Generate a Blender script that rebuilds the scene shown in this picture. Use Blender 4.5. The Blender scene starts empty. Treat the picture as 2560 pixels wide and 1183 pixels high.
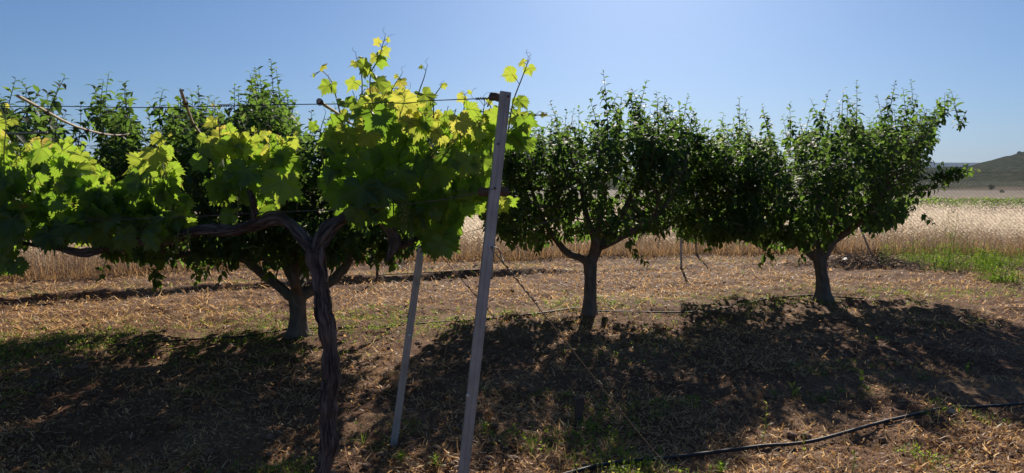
import bpy, math, random
import numpy as np
from mathutils import Vector

R = math.radians
S = bpy.context.scene
COL = S.collection
rng = np.random.default_rng(7)
random.seed(7)

# ------------------------------------------------------------------ camera
F, CX, CY = 1828.0, 1280.0, 591.5          # focal length and centre of the 2560 px wide photograph
CAMH, HOR = 1.6, 470.0
PITCH = math.atan((CY - HOR) / F)
cam = bpy.data.cameras.new('camera')
cam.sensor_width = 36.0
cam.lens = F / 2560.0 * 36.0
cam.clip_start, cam.clip_end = 0.05, 20000
cam_o = bpy.data.objects.new('camera', cam)
COL.objects.link(cam_o)
cam_o.location = (0, 0, CAMH)
cam_o.rotation_euler = (math.pi / 2 - PITCH, 0, 0)
S.camera = cam_o

# ------------------------------------------------------------------ light
SUN_AZ, SUN_EL = R(10.0), R(28.0)          # azimuth measured from +Y towards +X
w = bpy.data.worlds.new('World')
S.world = w
w.use_nodes = True
nt = w.node_tree
bg = nt.nodes['Background']
sky = nt.nodes.new('ShaderNodeTexSky')
sky.sky_type = 'NISHITA'
sky.sun_disc = False
sky.sun_elevation = SUN_EL
sky.sun_rotation = SUN_AZ
sky.altitude = 300
sky.air_density = 1.0
sky.dust_density = 0.72
sky.ozone_density = 9.0
nt.links.new(sky.outputs[0], bg.inputs[0])
bg.inputs[1].default_value = 0.052
sd = Vector((math.sin(SUN_AZ) * math.cos(SUN_EL), math.cos(SUN_AZ) * math.cos(SUN_EL), math.sin(SUN_EL)))
sun = bpy.data.lights.new('sun', 'SUN')
sun.energy = 5.0
sun.angle = R(0.53)
sun.color = (1.0, 0.90, 0.76)
sun_o = bpy.data.objects.new('sun', sun)
COL.objects.link(sun_o)
sun_o.rotation_euler = sd.to_track_quat('Z', 'Y').to_euler()
S.view_settings.view_transform = 'Standard'
S.view_settings.look = 'None'
S.view_settings.gamma = 1.0
S.view_settings.use_curve_mapping = False
S.view_settings.exposure = 0.62
S.cycles.max_bounces = 6
S.cycles.diffuse_bounces = 3
S.cycles.transmission_bounces = 4
S.cycles.volume_bounces = 0

# ------------------------------------------------------------------ geometry helpers
def pt(px, py, d):
    """the point at world depth y = d seen at pixel (px, py) of the photograph"""
    xc, yc = (px - CX) / F, -(py - CY) / F
    dx, dy, dz = xc, math.cos(PITCH) + yc * math.sin(PITCH), -math.sin(PITCH) + yc * math.cos(PITCH)
    t = d / dy
    return np.array((dx * t, d, CAMH + dz * t))

def gp(px, py):
    """the point of the flat ground seen at pixel (px, py)"""
    xc, yc = (px - CX) / F, -(py - CY) / F
    dy, dz = math.cos(PITCH) + yc * math.sin(PITCH), -math.sin(PITCH) + yc * math.cos(PITCH)
    t = -CAMH / dz
    return np.array((xc * t, dy * t, 0.0))

def _hash(ix, iy, seed):
    h = (ix.astype(np.int64) * 374761393 + iy.astype(np.int64) * 668265263 + seed * 974634541) & 0x7fffffff
    h = ((h ^ (h >> 13)) * 1274126177) & 0x7fffffff
    return ((h ^ (h >> 16)) & 0xffff) / 65535.0

def vnoise(x, y, seed=0):
    x, y = np.asarray(x, float), np.asarray(y, float)
    ix, iy = np.floor(x), np.floor(y)
    fx, fy = x - ix, y - iy
    fx, fy = fx * fx * (3 - 2 * fx), fy * fy * (3 - 2 * fy)
    a, b = _hash(ix, iy, seed), _hash(ix + 1, iy, seed)
    c, d = _hash(ix, iy + 1, seed), _hash(ix + 1, iy + 1, seed)
    return (a * (1 - fx) + b * fx) * (1 - fy) + (c * (1 - fx) + d * fx) * fy

def seg_line(x, pts):
    p = np.array(pts)
    return np.interp(x, p[:, 0], p[:, 1])

# lines in plan: the stake row with its drip ridge, the fence with the oats behind it
RIDGE = [(-30, 1.0), (-7.0, 10.05), (-4.0, 11.35), (-2.25, 12.2), (-0.36, 13.3), (3.35, 14.45), (7.5, 15.9), (9.5, 16.6)]
FENCE_A = [(-24.0, 6.0), (-8.9, 12.75), (-4.9, 14.9), (2.1, 17.2), (7.9, 17.9)]
FENCE_B = [(7.9, 17.9), (12.5, 17.3), (30.0, 15.0)]
FENCE_ALL = FENCE_A + FENCE_B[1:]

def ground_z(x, y):
    x, y = np.asarray(x, float), np.asarray(y, float)
    near = np.clip((30 - np.hypot(x, y)) / 14, 0, 1)
    z = (vnoise(x * .7, y * .7, 1) - .5) * .09
    z += (vnoise(x * 2.6, y * 2.6, 2) - .5) * .05
    z += (vnoise(x * 7, y * 7, 3) - .5) * .03
    clod = vnoise(x * 13, y * 13, 4)
    rough = .3 + .9 * vnoise(x * .9 + 4, y * .9, 9)
    z += (np.maximum(clod - .5, 0) ** 1.2) * .075 * rough
    z += (vnoise(x * 31, y * 31, 5) - .5) * .012
    yr = seg_line(x, RIDGE)
    wob = (vnoise(x * 1.2, y * 0 + 3, 6) - .5) * .35
    dd = y - yr - wob - .16
    on = np.clip((8.5 - x) / 2.5, 0, 1) * (.25 + .75 * np.clip((2.2 - x) / 3, 0, 1))
    z += .10 * on * np.exp(-np.where(dd < 0, (dd / .09) ** 2, (dd / .5) ** 2)) * (.75 + .5 * vnoise(x * 4, y * 4, 7))
    return z * near

def build(name, V, loops, starts, mats=(), parent=None, tint=None, uv=None, smooth=True, fmat=None):
    """one mesh object from flat numpy arrays"""
    me = bpy.data.meshes.new(name)
    V = np.asarray(V, np.float32)
    loops = np.asarray(loops, np.int32)
    starts = np.asarray(starts, np.int32)
    me.vertices.add(len(V))
    me.vertices.foreach_set('co', V.ravel())
    me.loops.add(len(loops))
    me.loops.foreach_set('vertex_index', loops)
    me.polygons.add(len(starts))
    me.polygons.foreach_set('loop_start', starts)
    if fmat is not None:
        me.polygons.foreach_set('material_index', np.asarray(fmat, np.int32))
    me.polygons.foreach_set('use_smooth', np.full(len(starts), smooth))
    if tint is not None:
        a = me.attributes.new('tint', 'FLOAT', 'POINT')
        a.data.foreach_set('value', np.asarray(tint, np.float32))
    if uv is not None:
        u = me.uv_layers.new(name='UVMap')
        u.data.foreach_set('uv', np.asarray(uv, np.float32)[loops].ravel())
    me.update(calc_edges=True)
    me.validate()
    for m in mats:
        me.materials.append(m)
    o = bpy.data.objects.new(name, me)
    COL.objects.link(o)
    if parent is not None:
        o.parent = parent
    return o

class MB:
    """collects pieces, then links them as one mesh object"""
    def __init__(self):
        self.V, self.L, self.S, self.T, self.U, self.M = [], [], [], [], [], []
        self.nv = self.nl = 0
    def add(self, V, faces, tint=0.5, uv=None, mat=0):
        V = np.asarray(V, float)
        cnt = np.array([len(f) for f in faces])
        fl = np.concatenate([np.asarray(f) for f in faces]) + self.nv
        st = np.concatenate([[0], np.cumsum(cnt)[:-1]]) + self.nl
        self.V.append(V); self.L.append(fl); self.S.append(st)
        self.T.append(np.full(len(V), tint) if np.isscalar(tint) else np.asarray(tint))
        self.U.append(np.zeros((len(V), 2)) if uv is None else uv)
        self.M.append(np.full(len(cnt), mat))
        self.nv += len(V); self.nl += len(fl)
    def inst(self, tv, tf, pos, mats, scale, tint, mat=0, uv=False):
        """copies of a template: tv (k,3), mats (n,3,3), scale (n,) or (n,3)"""
        pos = np.asarray(pos); n = len(pos)
        if n == 0: return
        scale = np.asarray(scale)
        if scale.ndim == 1: scale = scale[:, None].repeat(3, 1)
        P = np.einsum('nij,nkj->nki', mats, tv[None] * scale[:, None, :]) + pos[:, None]
        k = len(tv)
        cnt = np.array([len(f) for f in tf])
        fl = np.concatenate([np.asarray(f) for f in tf])
        st = np.concatenate([[0], np.cumsum(cnt)[:-1]])
        off = np.arange(n)
        self.V.append(P.reshape(-1, 3))
        self.L.append((fl[None] + off[:, None] * k).ravel() + self.nv)
        self.S.append((st[None] + off[:, None] * len(fl)).ravel() + self.nl)
        self.T.append(np.repeat(np.asarray(tint), k))
        self.U.append(np.tile(tv[:, :2], (n, 1)) if uv else np.zeros((n * k, 2)))
        self.M.append(np.full(n * len(cnt), mat))
        self.nv += n * k; self.nl += n * len(fl)
    def tube(self, pts, rad, seg=8, cap=True, tint=0.5, mat=0, rough=0.0, seed=0, vs=1.0, ridges=5):
        pts = np.asarray(pts, float)
        n = len(pts)
        rad = np.full(n, rad) if np.isscalar(rad) else np.asarray(rad, float)
        T = np.gradient(pts, axis=0)
        T /= np.linalg.norm(T, axis=1)[:, None] + 1e-9
        ref = np.array((0.31, 0.95, 0.05)) if abs(T[0][1]) < .8 else np.array((1, 0.1, 0))
        A = np.zeros_like(pts)
        a = ref - T[0] * ref.dot(T[0])
        for i in range(n):
            a = a - T[i] * a.dot(T[i]); a /= np.linalg.norm(a) + 1e-9
            A[i] = a
        B = np.cross(T, A)
        th = np.linspace(0, 2 * math.pi, seg, endpoint=False)
        arc = np.concatenate([[0], np.cumsum(np.linalg.norm(np.diff(pts, axis=0), axis=1))])
        rr = rad[:, None] * np.ones(seg)[None]
        if rough > 0:
            tw = arc[:, None] * 2.5
            g = vnoise((np.cos(th + 0)[None] * ridges * .5 + 20 + 0 * tw), np.sin(th)[None] * ridges * .5 + 20 + arc[:, None] * 3.0, seed)
            g2 = vnoise(np.cos(th)[None] * ridges + 40 + arc[:, None] * .7, np.sin(th)[None] * ridges + 40 + arc[:, None] * 6, seed + 1)
            g4 = vnoise(np.cos(th)[None] * ridges * 2.2 + 80 + arc[:, None] * 1.5, np.sin(th)[None] * ridges * 2.2 + 80 + arc[:, None] * 14, seed + 5)
            g3 = vnoise(np.cos(th)[None] * 1.2 + 60, np.sin(th)[None] * 1.2 + arc[:, None] * 9, seed + 2)
            rr = rr * (1 + rough * ((g - .5) * 1.0 + (g2 - .5) * .8 + (g3 - .5) * .9 + (g4 - .5) * .55))
        V = pts[:, None] + rr[..., None] * (np.cos(th)[None, :, None] * A[:, None] + np.sin(th)[None, :, None] * B[:, None])
        V = V.reshape(-1, 3)
        uv = np.stack([np.tile(th / (2 * math.pi), n), np.repeat(arc * vs, seg)], 1)
        i = np.arange(n - 1)[:, None] * seg; j = np.arange(seg)[None]; j2 = (j + 1) % seg
        q = np.stack([i + j, i + j2, i + seg + j2, i + seg + j], -1).reshape(-1, 4)
        faces = q.tolist()
        if cap:
            faces.append(list(range(seg))[::-1]); faces.append(list(range((n - 1) * seg, n * seg)))
        self.add(V, faces, tint, uv, mat)
    def box(self, c, s, rot=None, tint=.5, mat=0):
        c, s = np.asarray(c, float), np.asarray(s, float) / 2
        v = np.array([(x, y, z) for x in (-1, 1) for y in (-1, 1) for z in (-1, 1)]) * s
        if rot is not None: v = v @ np.asarray(rot).T
        self.add(v + c, [(0, 1, 3, 2), (4, 6, 7, 5), (0, 4, 5, 1), (2, 3, 7, 6), (0, 2, 6, 4), (1, 5, 7, 3)], tint, None, mat)
    def out(self, name, mats, parent=None, smooth=True):
        return build(name, np.concatenate(self.V), np.concatenate(self.L), np.concatenate(self.S),
                     mats if isinstance(mats, (list, tuple)) else [mats], parent,
                     np.concatenate(self.T), np.concatenate(self.U), smooth, np.concatenate(self.M))

def smooth_path(pts, n):
    """Catmull-Rom through the points; extra columns (radius) come along"""
    p = np.asarray(pts, float)
    p = np.vstack([2 * p[0] - p[1], p, 2 * p[-1] - p[-2]])
    m = len(p) - 3
    out = []
    for t in np.linspace(0, m - 1e-6, n):
        i = int(t); u = t - i
        a, b, c, d = p[i], p[i + 1], p[i + 2], p[i + 3]
        out.append(.5 * (2 * b + (c - a) * u + (2 * a - 5 * b + 4 * c - d) * u * u + (3 * b - a - 3 * c + d) * u ** 3))
    return np.array(out)

def frames(tip, nrm):
    """rotation matrices whose local Y runs along tip and local Z lies near nrm"""
    tip = tip / (np.linalg.norm(tip, axis=1)[:, None] + 1e-9)
    x = np.cross(tip, nrm); x /= np.linalg.norm(x, axis=1)[:, None] + 1e-9
    z = np.cross(x, tip)
    return np.stack([x, tip, z], -1)

def in_poly(x, y, poly):
    x, y = np.asarray(x), np.asarray(y)
    r = np.zeros(x.shape, bool)
    p = np.asarray(poly); j = len(p) - 1
    for i in range(len(p)):
        c = ((p[i, 1] > y) != (p[j, 1] > y)) & (x < (p[j, 0] - p[i, 0]) * (y - p[i, 1]) / (p[j, 1] - p[i, 1] + 1e-12) + p[i, 0])
        r ^= c; j = i
    return r

def thing(name, label, cat, loc=(0, 0, 0), group=None):
    o = bpy.data.objects.new(name, None)
    o.empty_display_size = .1
    COL.objects.link(o)
    o.location = loc
    return tag(o, label, cat, group)

def tag(o, label, cat, group=None, kind=None):
    o['label'] = label; o['category'] = cat
    if group: o['group'] = group
    if kind: o['kind'] = kind
    return o

def stuff(o, label, cat):
    return tag(o, label, cat, None, 'stuff')

# ------------------------------------------------------------------ materials
def mat(name):
    m = bpy.data.materials.new(name); m.use_nodes = True
    n = m.node_tree.nodes; n.clear()
    return m, n, m.node_tree.links

def ramp(n, stops, interp='LINEAR'):
    r = n.new('ShaderNodeValToRGB'); r.color_ramp.interpolation = interp
    e = r.color_ramp.elements
    while len(e) < len(stops): e.new(.5)
    for el, (p, c) in zip(e, stops):
        el.position = p; el.color = (*c, 1)
    return r

def leaf_mat(name, refl, trans, tw, rough=.45, spec=.4, veins=False):
    """thin leaf: reflecting upper side, light coming through; the tint attribute is the leaf's own age"""
    m, n, l = mat(name)
    at = n.new('ShaderNodeAttribute'); at.attribute_name = 'tint'
    r1 = ramp(n, refl); r2 = ramp(n, trans)
    no = n.new('ShaderNodeTexNoise'); no.inputs['Scale'].default_value = 45; no.inputs['Detail'].default_value = 3
    ad = n.new('ShaderNodeMath'); ad.operation = 'MULTIPLY_ADD'
    ad.inputs[1].default_value = .22
    sb = n.new('ShaderNodeMath'); sb.operation = 'SUBTRACT'; sb.inputs[1].default_value = .11
    l.new(no.outputs[0], ad.inputs[0]); l.new(at.outputs['Fac'], ad.inputs[2]); l.new(ad.outputs[0], sb.inputs[0])
    l.new(sb.outputs[0], r1.inputs[0]); l.new(sb.outputs[0], r2.inputs[0])
    p = n.new('ShaderNodeBsdfPrincipled'); p.inputs['Roughness'].default_value = rough
    p.inputs['Specular IOR Level'].default_value = spec
    t = n.new('ShaderNodeBsdfTranslucent')
    mx = n.new('ShaderNodeMixShader'); mx.inputs[0].default_value = tw
    o = n.new('ShaderNodeOutputMaterial')
    c1, c2 = r1.outputs[0], r2.outputs[0]
    if veins:                                       # five palmate veins from the stalk, and a few browned blotches
        tc = n.new('ShaderNodeTexCoord'); best = None
        for k, a_ in enumerate((0, 57, -57, 118, -118, 28, -28, 88, -88)):
            ca, sa = math.cos(R(a_)), math.sin(R(a_))
            d1 = n.new('ShaderNodeVectorMath'); d1.operation = 'DOT_PRODUCT'; d1.inputs[1].default_value = (ca, -sa, 0)
            d2 = n.new('ShaderNodeVectorMath'); d2.operation = 'DOT_PRODUCT'; d2.inputs[1].default_value = (sa, ca, 0)
            l.new(tc.outputs['UV'], d1.inputs[0]); l.new(tc.outputs['UV'], d2.inputs[0])
            ab = n.new('ShaderNodeMath'); ab.operation = 'ABSOLUTE'; l.new(d1.outputs['Value'], ab.inputs[0])
            le = n.new('ShaderNodeMath'); le.operation = 'LESS_THAN'; le.inputs[1].default_value = .0 if k < 5 else .25
            l.new(d2.outputs['Value'], le.inputs[0])
            su = n.new('ShaderNodeMath'); su.operation = 'ADD'; l.new(ab.outputs[0], su.inputs[0]); l.new(le.outputs[0], su.inputs[1])
            if k >= 5:
                sh_ = n.new('ShaderNodeMath'); sh_.operation = 'ADD'; sh_.inputs[1].default_value = .02; l.new(su.outputs[0], sh_.inputs[0]); su = sh_
            if best is None: best = su
            else:
                mi = n.new('ShaderNodeMath'); mi.operation = 'MINIMUM'; l.new(best.outputs[0], mi.inputs[0]); l.new(su.outputs[0], mi.inputs[1]); best = mi
        mr = n.new('ShaderNodeMapRange'); mr.inputs['From Min'].default_value = .008; mr.inputs['From Max'].default_value = .04
        mr.inputs['To Min'].default_value = .6; mr.inputs['To Max'].default_value = 0; l.new(best.outputs[0], mr.inputs[0])
        nb = n.new('ShaderNodeTexNoise'); nb.inputs['Scale'].default_value = 16; nb.inputs['Detail'].default_value = 4
        rb = ramp(n, [(.66, (0, 0, 0)), (.72, (1, 1, 1))]); l.new(nb.outputs[0], rb.inputs[0])
        def mixc(f, a, b):
            m_ = n.new('ShaderNodeMixRGB'); l.new(f, m_.inputs[0]); l.new(a, m_.inputs[1]); m_.inputs[2].default_value = (*b, 1); return m_.outputs[0]
        c1 = mixc(mr.outputs[0], c1, (.12, .16, .05)); c2 = mixc(mr.outputs[0], c2, (.26, .36, .04))
        c1 = mixc(rb.outputs[0], c1, (.14, .09, .035)); c2 = mixc(rb.outputs[0], c2, (.34, .24, .06))
    l.new(c1, p.inputs['Base Color']); l.new(c2, t.inputs[0])
    l.new(p.outputs[0], mx.inputs[1]); l.new(t.outputs[0], mx.inputs[2]); l.new(mx.outputs[0], o.inputs[0])
    return m

M_VINE = leaf_mat('vine_leaf', [(0, (.022, .052, .018)), (.6, (.04, .085, .022)), (1, (.16, .16, .04))],
    [(0, (.22, .44, .025)), (.5, (.40, .62, .05)), (.8, (.74, .74, .10)), (1, (.95, .66, .17))], .46, .45, .35, True)
M_FRUIT = leaf_mat('fruit_tree_leaf', [(0, (.016, .036, .017)), (.6, (.03, .06, .024)), (1, (.08, .115, .045))],
    [(0, (.09, .19, .028)), (.6, (.24, .40, .06)), (1, (.5, .6, .15))], .47, .62, .2)
M_WEED = leaf_mat('weed_leaf', [(0, (.05, .09, .025)), (.6, (.09, .15, .03)), (1, (.22, .2, .06))],
    [(0, (.18, .32, .03)), (.6, (.34, .48, .05)), (1, (.6, .5, .12))], .5, .6, .2)
M_STRAW = leaf_mat('straw', [(0, (.10, .055, .03)), (.5, (.40, .24, .11)), (1, (.78, .58, .34))],
    [(0, (.12, .065, .03)), (.5, (.62, .36, .14)), (1, (.98, .70, .37))], .5, .55, .3)
M_OAT = leaf_mat('dry_oats', [(0, (.15, .09, .05)), (.5, (.42, .32, .22)), (1, (.82, .76, .68))],
    [(0, (.22, .13, .07)), (.5, (.56, .42, .28)), (1, (.86, .77, .62))], .58, .6, .25)
M_GRAPE = leaf_mat('young_grape', [(0, (.12, .18, .04)), (1, (.2, .26, .06))], [(0, (.3, .42, .06)), (1, (.4, .5, .1))], .3)

def bark_mat(name, stops, ustretch, vstretch, bump, rough=.9):
    m, n, l = mat(name)
    tc = n.new('ShaderNodeTexCoord'); mp = n.new('ShaderNodeMapping')
    mp.inputs['Scale'].default_value = (ustretch, vstretch, 1)
    no = n.new('ShaderNodeTexNoise'); no.inputs['Scale'].default_value = 1; no.inputs['Detail'].default_value = 6
    no.inputs['Roughness'].default_value = .65; no.inputs['Distortion'].default_value = .6
    n2 = n.new('ShaderNodeTexNoise'); n2.inputs['Scale'].default_value = 9; n2.inputs['Detail'].default_value = 5
    mx = n.new('ShaderNodeMath'); mx.operation = 'MULTIPLY_ADD'; mx.inputs[1].default_value = .35
    r = ramp(n, stops)
    b = n.new('ShaderNodeBump'); b.inputs['Strength'].default_value = bump; b.inputs['Distance'].default_value = .02
    p = n.new('ShaderNodeBsdfPrincipled'); p.inputs['Roughness'].default_value = rough
    p.inputs['Specular IOR Level'].default_value = .2
    o = n.new('ShaderNodeOutputMaterial')
    l.new(tc.outputs['UV'], mp.inputs[0]); l.new(mp.outputs[0], no.inputs[0])
    l.new(tc.outputs['Object'], n2.inputs[0]); l.new(n2.outputs[0], mx.inputs[0]); l.new(no.outputs[0], mx.inputs[2])
    l.new(mx.outputs[0], r.inputs[0]); l.new(no.outputs[0], b.inputs['Height'])
    l.new(r.outputs[0], p.inputs['Base Color']); l.new(b.outputs[0], p.inputs['Normal']); l.new(p.outputs[0], o.inputs[0])
    return m

M_VBARK = bark_mat('vine_bark', [(.43, (.016, .012, .011)), (.58, (.062, .047, .04)), (.8, (.20, .168, .148))], 17, 10, 1.0)
M_BARK = bark_mat('fruit_tree_bark', [(.3, (.06, .045, .035)), (.65, (.14, .11, .085)), (.9, (.22, .18, .14))], 9, 6, .5)
M_TWIG = bark_mat('young_shoot', [(.3, (.10, .10, .04)), (.8, (.2, .2, .07))], 4, 20, .1, .6)
M_CANE = bark_mat('dry_cane', [(.3, (.30, .22, .16)), (.7, (.46, .36, .28)), (.95, (.58, .48, .38))], 7, 10, .3, .7)
M_DARKWOOD = bark_mat('dark_wood', [(.3, (.05, .035, .03)), (.8, (.13, .09, .07))], 6, 8, .5)

def plain(name, col, rough=.5, metal=0.0, var=.25, scale=30, bump=.1):
    m, n, l = mat(name)
    tc = n.new('ShaderNodeTexCoord')
    no = n.new('ShaderNodeTexNoise'); no.inputs['Scale'].default_value = scale; no.inputs['Detail'].default_value = 5
    r = ramp(n, [(.25, tuple(c * (1 - var) for c in col)), (.75, tuple(min(1, c * (1 + var)) for c in col))])
    b = n.new('ShaderNodeBump'); b.inputs['Strength'].default_value = bump; b.inputs['Distance'].default_value = .005
    p = n.new('ShaderNodeBsdfPrincipled'); p.inputs['Roughness'].default_value = rough; p.inputs['Metallic'].default_value = metal
    o = n.new('ShaderNodeOutputMaterial')
    l.new(tc.outputs['Object'], no.inputs[0]); l.new(no.outputs[0], r.inputs[0]); l.new(no.outputs[0], b.inputs['Height'])
    l.new(r.outputs[0], p.inputs['Base Color']); l.new(b.outputs[0], p.inputs['Normal']); l.new(p.outputs[0], o.inputs[0])
    return m

M_STEEL = plain('weathered_galvanised_steel', (.36, .355, .33), .6, .15, .28, 9)
M_WIRE = plain('dark_wire', (.10, .09, .085), .5, .6)
M_RUST = plain('rusty_wire', (.17, .12, .09), .6, .2, .4, 40)
M_HOLE_LIGHT = plain('bright_hole_disc', (.75, .74, .7), .35, .3, .1)  # pale colour painted for the bright background seen through post holes
M_HOSE = plain('black_polyethylene', (.014, .014, .016), .62, 0, .3, 60)
M_CHAIN = plain('chain_link_wire', (.11, .10, .10), .55, .3)
M_STONE = plain('pale_stone', (.34, .28, .22), .9, 0, .3, 25, .5)
M_RAG = plain('white_plastic', (.7, .66, .72), .5, 0, .1)

def ground_mat():
    m, n, l = mat('orchard_soil')
    geo = n.new('ShaderNodeNewGeometry')
    sx = n.new('ShaderNodeSeparateXYZ'); l.new(geo.outputs['Position'], sx.inputs[0])
    def noise(sc, det=5, ro=.6, stretch=None):
        no = n.new('ShaderNodeTexNoise'); no.inputs['Scale'].default_value = sc
        no.inputs['Detail'].default_value = det; no.inputs['Roughness'].default_value = ro
        if stretch:
            mp = n.new('ShaderNodeMapping'); mp.inputs['Scale'].default_value = stretch
            l.new(geo.outputs['Position'], mp.inputs[0]); l.new(mp.outputs[0], no.inputs[0])
        else:
            l.new(geo.outputs['Position'], no.inputs[0])
        return no
    def mix(f, a, b):
        mx = n.new('ShaderNodeMixRGB')
        for s, v in ((0, f), (1, a), (2, b)):
            if isinstance(v, (int, float)): mx.inputs[s].default_value = v
            elif isinstance(v, tuple): mx.inputs[s].default_value = (*v, 1)
            else: l.new(v, mx.inputs[s])
        return mx.outputs[0]
    big = ramp(n, [(.38, (.11, .038, .018)), (.5, (.155, .068, .034)), (.62, (.26, .16, .085))]); l.new(noise(.8, 4).outputs[0], big.inputs[0])
    fine = ramp(n, [(.38, (.04, .02, .014)), (.5, (.13, .07, .042)), (.64, (.32, .21, .125))]); l.new(noise(26, 8, .75).outputs[0], fine.inputs[0])
    soil = mix(.55, big.outputs[0], fine.outputs[0])
    # litter flecks that lie on the soil
    fl = ramp(n, [(.58, (0, 0, 0)), (.66, (1, 1, 1))]); l.new(noise(60, 4, .7, (1, 2.4, 1)).outputs[0], fl.inputs[0])
    pat = ramp(n, [(.38, (0, 0, 0)), (.62, (1, 1, 1))]); l.new(noise(1.3, 3).outputs[0], pat.inputs[0])
    mu = n.new('ShaderNodeMath'); mu.operation = 'MULTIPLY'; l.new(fl.outputs[0], mu.inputs[0]); l.new(pat.outputs[0], mu.inputs[1])
    soil = mix(mu.outputs[0], soil, (.44, .32, .2))
    # fields beyond the fence, bands across the plain
    wv = noise(.02, 3); ad = n.new('ShaderNodeMath'); ad.operation = 'MULTIPLY_ADD'; ad.inputs[1].default_value = 22
    l.new(wv.outputs[0], ad.inputs[0]); l.new(sx.outputs[1], ad.inputs[2])
    mr = n.new('ShaderNodeMapRange'); mr.inputs['From Min'].default_value = 40; mr.inputs['From Max'].default_value = 640
    l.new(ad.outputs[0], mr.inputs[0])
    bands = ramp(n, [(0, (.34, .25, .15)), (.03, (.15, .085, .055)), (.11, (.13, .075, .055)), (.15, (.20, .14, .09)), (.20, (.16, .13, .08)), (.28, (.14, .11, .075)),
                     (.36, (.14, .095, .07)), (.5, (.13, .1, .075)), (.62, (.17, .14, .095)), (.75, (.13, .11, .08)), (1, (.11, .095, .06))])
    l.new(mr.outputs[0], bands.inputs[0])
    sp = ramp(n, [(.4, (.7, .7, .7)), (.6, (1.1, 1.1, 1.1))]); l.new(noise(.35, 6, .7).outputs[0], sp.inputs[0])
    fm = n.new('ShaderNodeMixRGB'); fm.blend_type = 'MULTIPLY'; fm.inputs[0].default_value = 1
    l.new(bands.outputs[0], fm.inputs[1]); l.new(sp.outputs[0], fm.inputs[2])
    far = n.new('ShaderNodeMapRange'); far.inputs['From Min'].default_value = 34; far.inputs['From Max'].default_value = 38
    l.new(sx.outputs[1], far.inputs[0])
    col = mix(far.outputs[0], soil, fm.outputs[0])
    b = n.new('ShaderNodeBump'); b.inputs['Strength'].default_value = .9; b.inputs['Distance'].default_value = .02
    l.new(noise(38, 8, .7).outputs[0], b.inputs['Height'])
    p = n.new('ShaderNodeBsdfPrincipled'); p.inputs['Roughness'].default_value = .95; p.inputs['Specular IOR Level'].default_value = .12
    o = n.new('ShaderNodeOutputMaterial')
    l.new(col, p.inputs['Base Color']); l.new(b.outputs[0], p.inputs['Normal']); l.new(p.outputs[0], o.inputs[0])
    return m

def hill_mat(name, stops, scale, toe=None):
    m, n, l = mat(name)
    geo = n.new('ShaderNodeNewGeometry')
    no = n.new('ShaderNodeTexNoise'); no.inputs['Scale'].default_value = scale; no.inputs['Detail'].default_value = 8; no.inputs['Roughness'].default_value = .72
    r = ramp(n, stops)
    p = n.new('ShaderNodeBsdfPrincipled'); p.inputs['Roughness'].default_value = 1; p.inputs['Specular IOR Level'].default_value = 0
    o = n.new('ShaderNodeOutputMaterial')
    l.new(geo.outputs['Position'], no.inputs[0]); l.new(no.outputs[0], r.inputs[0]); l.new(p.outputs[0], o.inputs[0])
    col = r.outputs[0]
    if toe:                                         # ploughed land at the foot of the slope
        sx = n.new('ShaderNodeSeparateXYZ'); l.new(geo.outputs['Position'], sx.inputs[0])
        n2 = n.new('ShaderNodeTexNoise'); n2.inputs['Scale'].default_value = .018; l.new(geo.outputs['Position'], n2.inputs[0])
        ma = n.new('ShaderNodeMath'); ma.operation = 'MULTIPLY_ADD'; ma.inputs[1].default_value = 160
        l.new(n2.outputs[0], ma.inputs[0]); l.new(sx.outputs[1], ma.inputs[2])
        mr = n.new('ShaderNodeMapRange'); mr.inputs['From Min'].default_value = toe[1] + 60; mr.inputs['From Max'].default_value = toe[1] + 90
        l.new(ma.outputs[0], mr.inputs[0])
        r2 = ramp(n, [(.35, tuple(c * .75 for c in toe[0])), (.5, toe[0]), (.62, (.17, .145, .1))])
        mp = n.new('ShaderNodeMapping'); mp.inputs['Scale'].default_value = (.003, .03, 0); l.new(geo.outputs['Position'], mp.inputs[0])
        n3 = n.new('ShaderNodeTexNoise'); n3.inputs['Scale'].default_value = 1; n3.inputs['Detail'].default_value = 4; l.new(mp.outputs[0], n3.inputs[0]); l.new(n3.outputs[0], r2.inputs[0])
        mx = n.new('ShaderNodeMixRGB'); l.new(mr.outputs[0], mx.inputs[0]); l.new(r2.outputs[0], mx.inputs[1]); l.new(col, mx.inputs[2]); col = mx.outputs[0]
    l.new(col, p.inputs['Base Color'])
    return m

# ------------------------------------------------------------------ ground, hills
def grid_obj(name, xs, ys, zf, material):
    X, Y = np.meshgrid(xs, ys)
    Z = zf(X, Y)
    nx, ny = len(xs), len(ys)
    i = np.arange(ny - 1)[:, None] * nx; j = np.arange(nx - 1)[None]
    q = np.stack([i + j, i + j + 1, i + nx + j + 1, i + nx + j], -1).reshape(-1, 4)
    o = build(name, np.stack([X, Y, Z], -1).reshape(-1, 3), q.ravel(), np.arange(len(q)) * 4, [material])
    o['kind'] = 'structure'
    return o

def spread(a, b, n, p=2.2):
    t = np.linspace(0, 1, n)[1:] ** p
    return a + (b - a) * t

xs = np.concatenate([-spread(9, 5000, 26, 4)[::-1], np.arange(-9, 9.01, .04), spread(9, 5000, 26, 4)])
ys = np.concatenate([-spread(1, 500, 12, 3)[::-1], np.arange(-1, 3, .25), np.arange(3, 7, .03), np.arange(7, 12, .05),
                     np.arange(12, 18, .08), spread(18, 7000, 40, 4)])
grid_obj('ground', xs, ys, ground_z, ground_mat())

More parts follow.
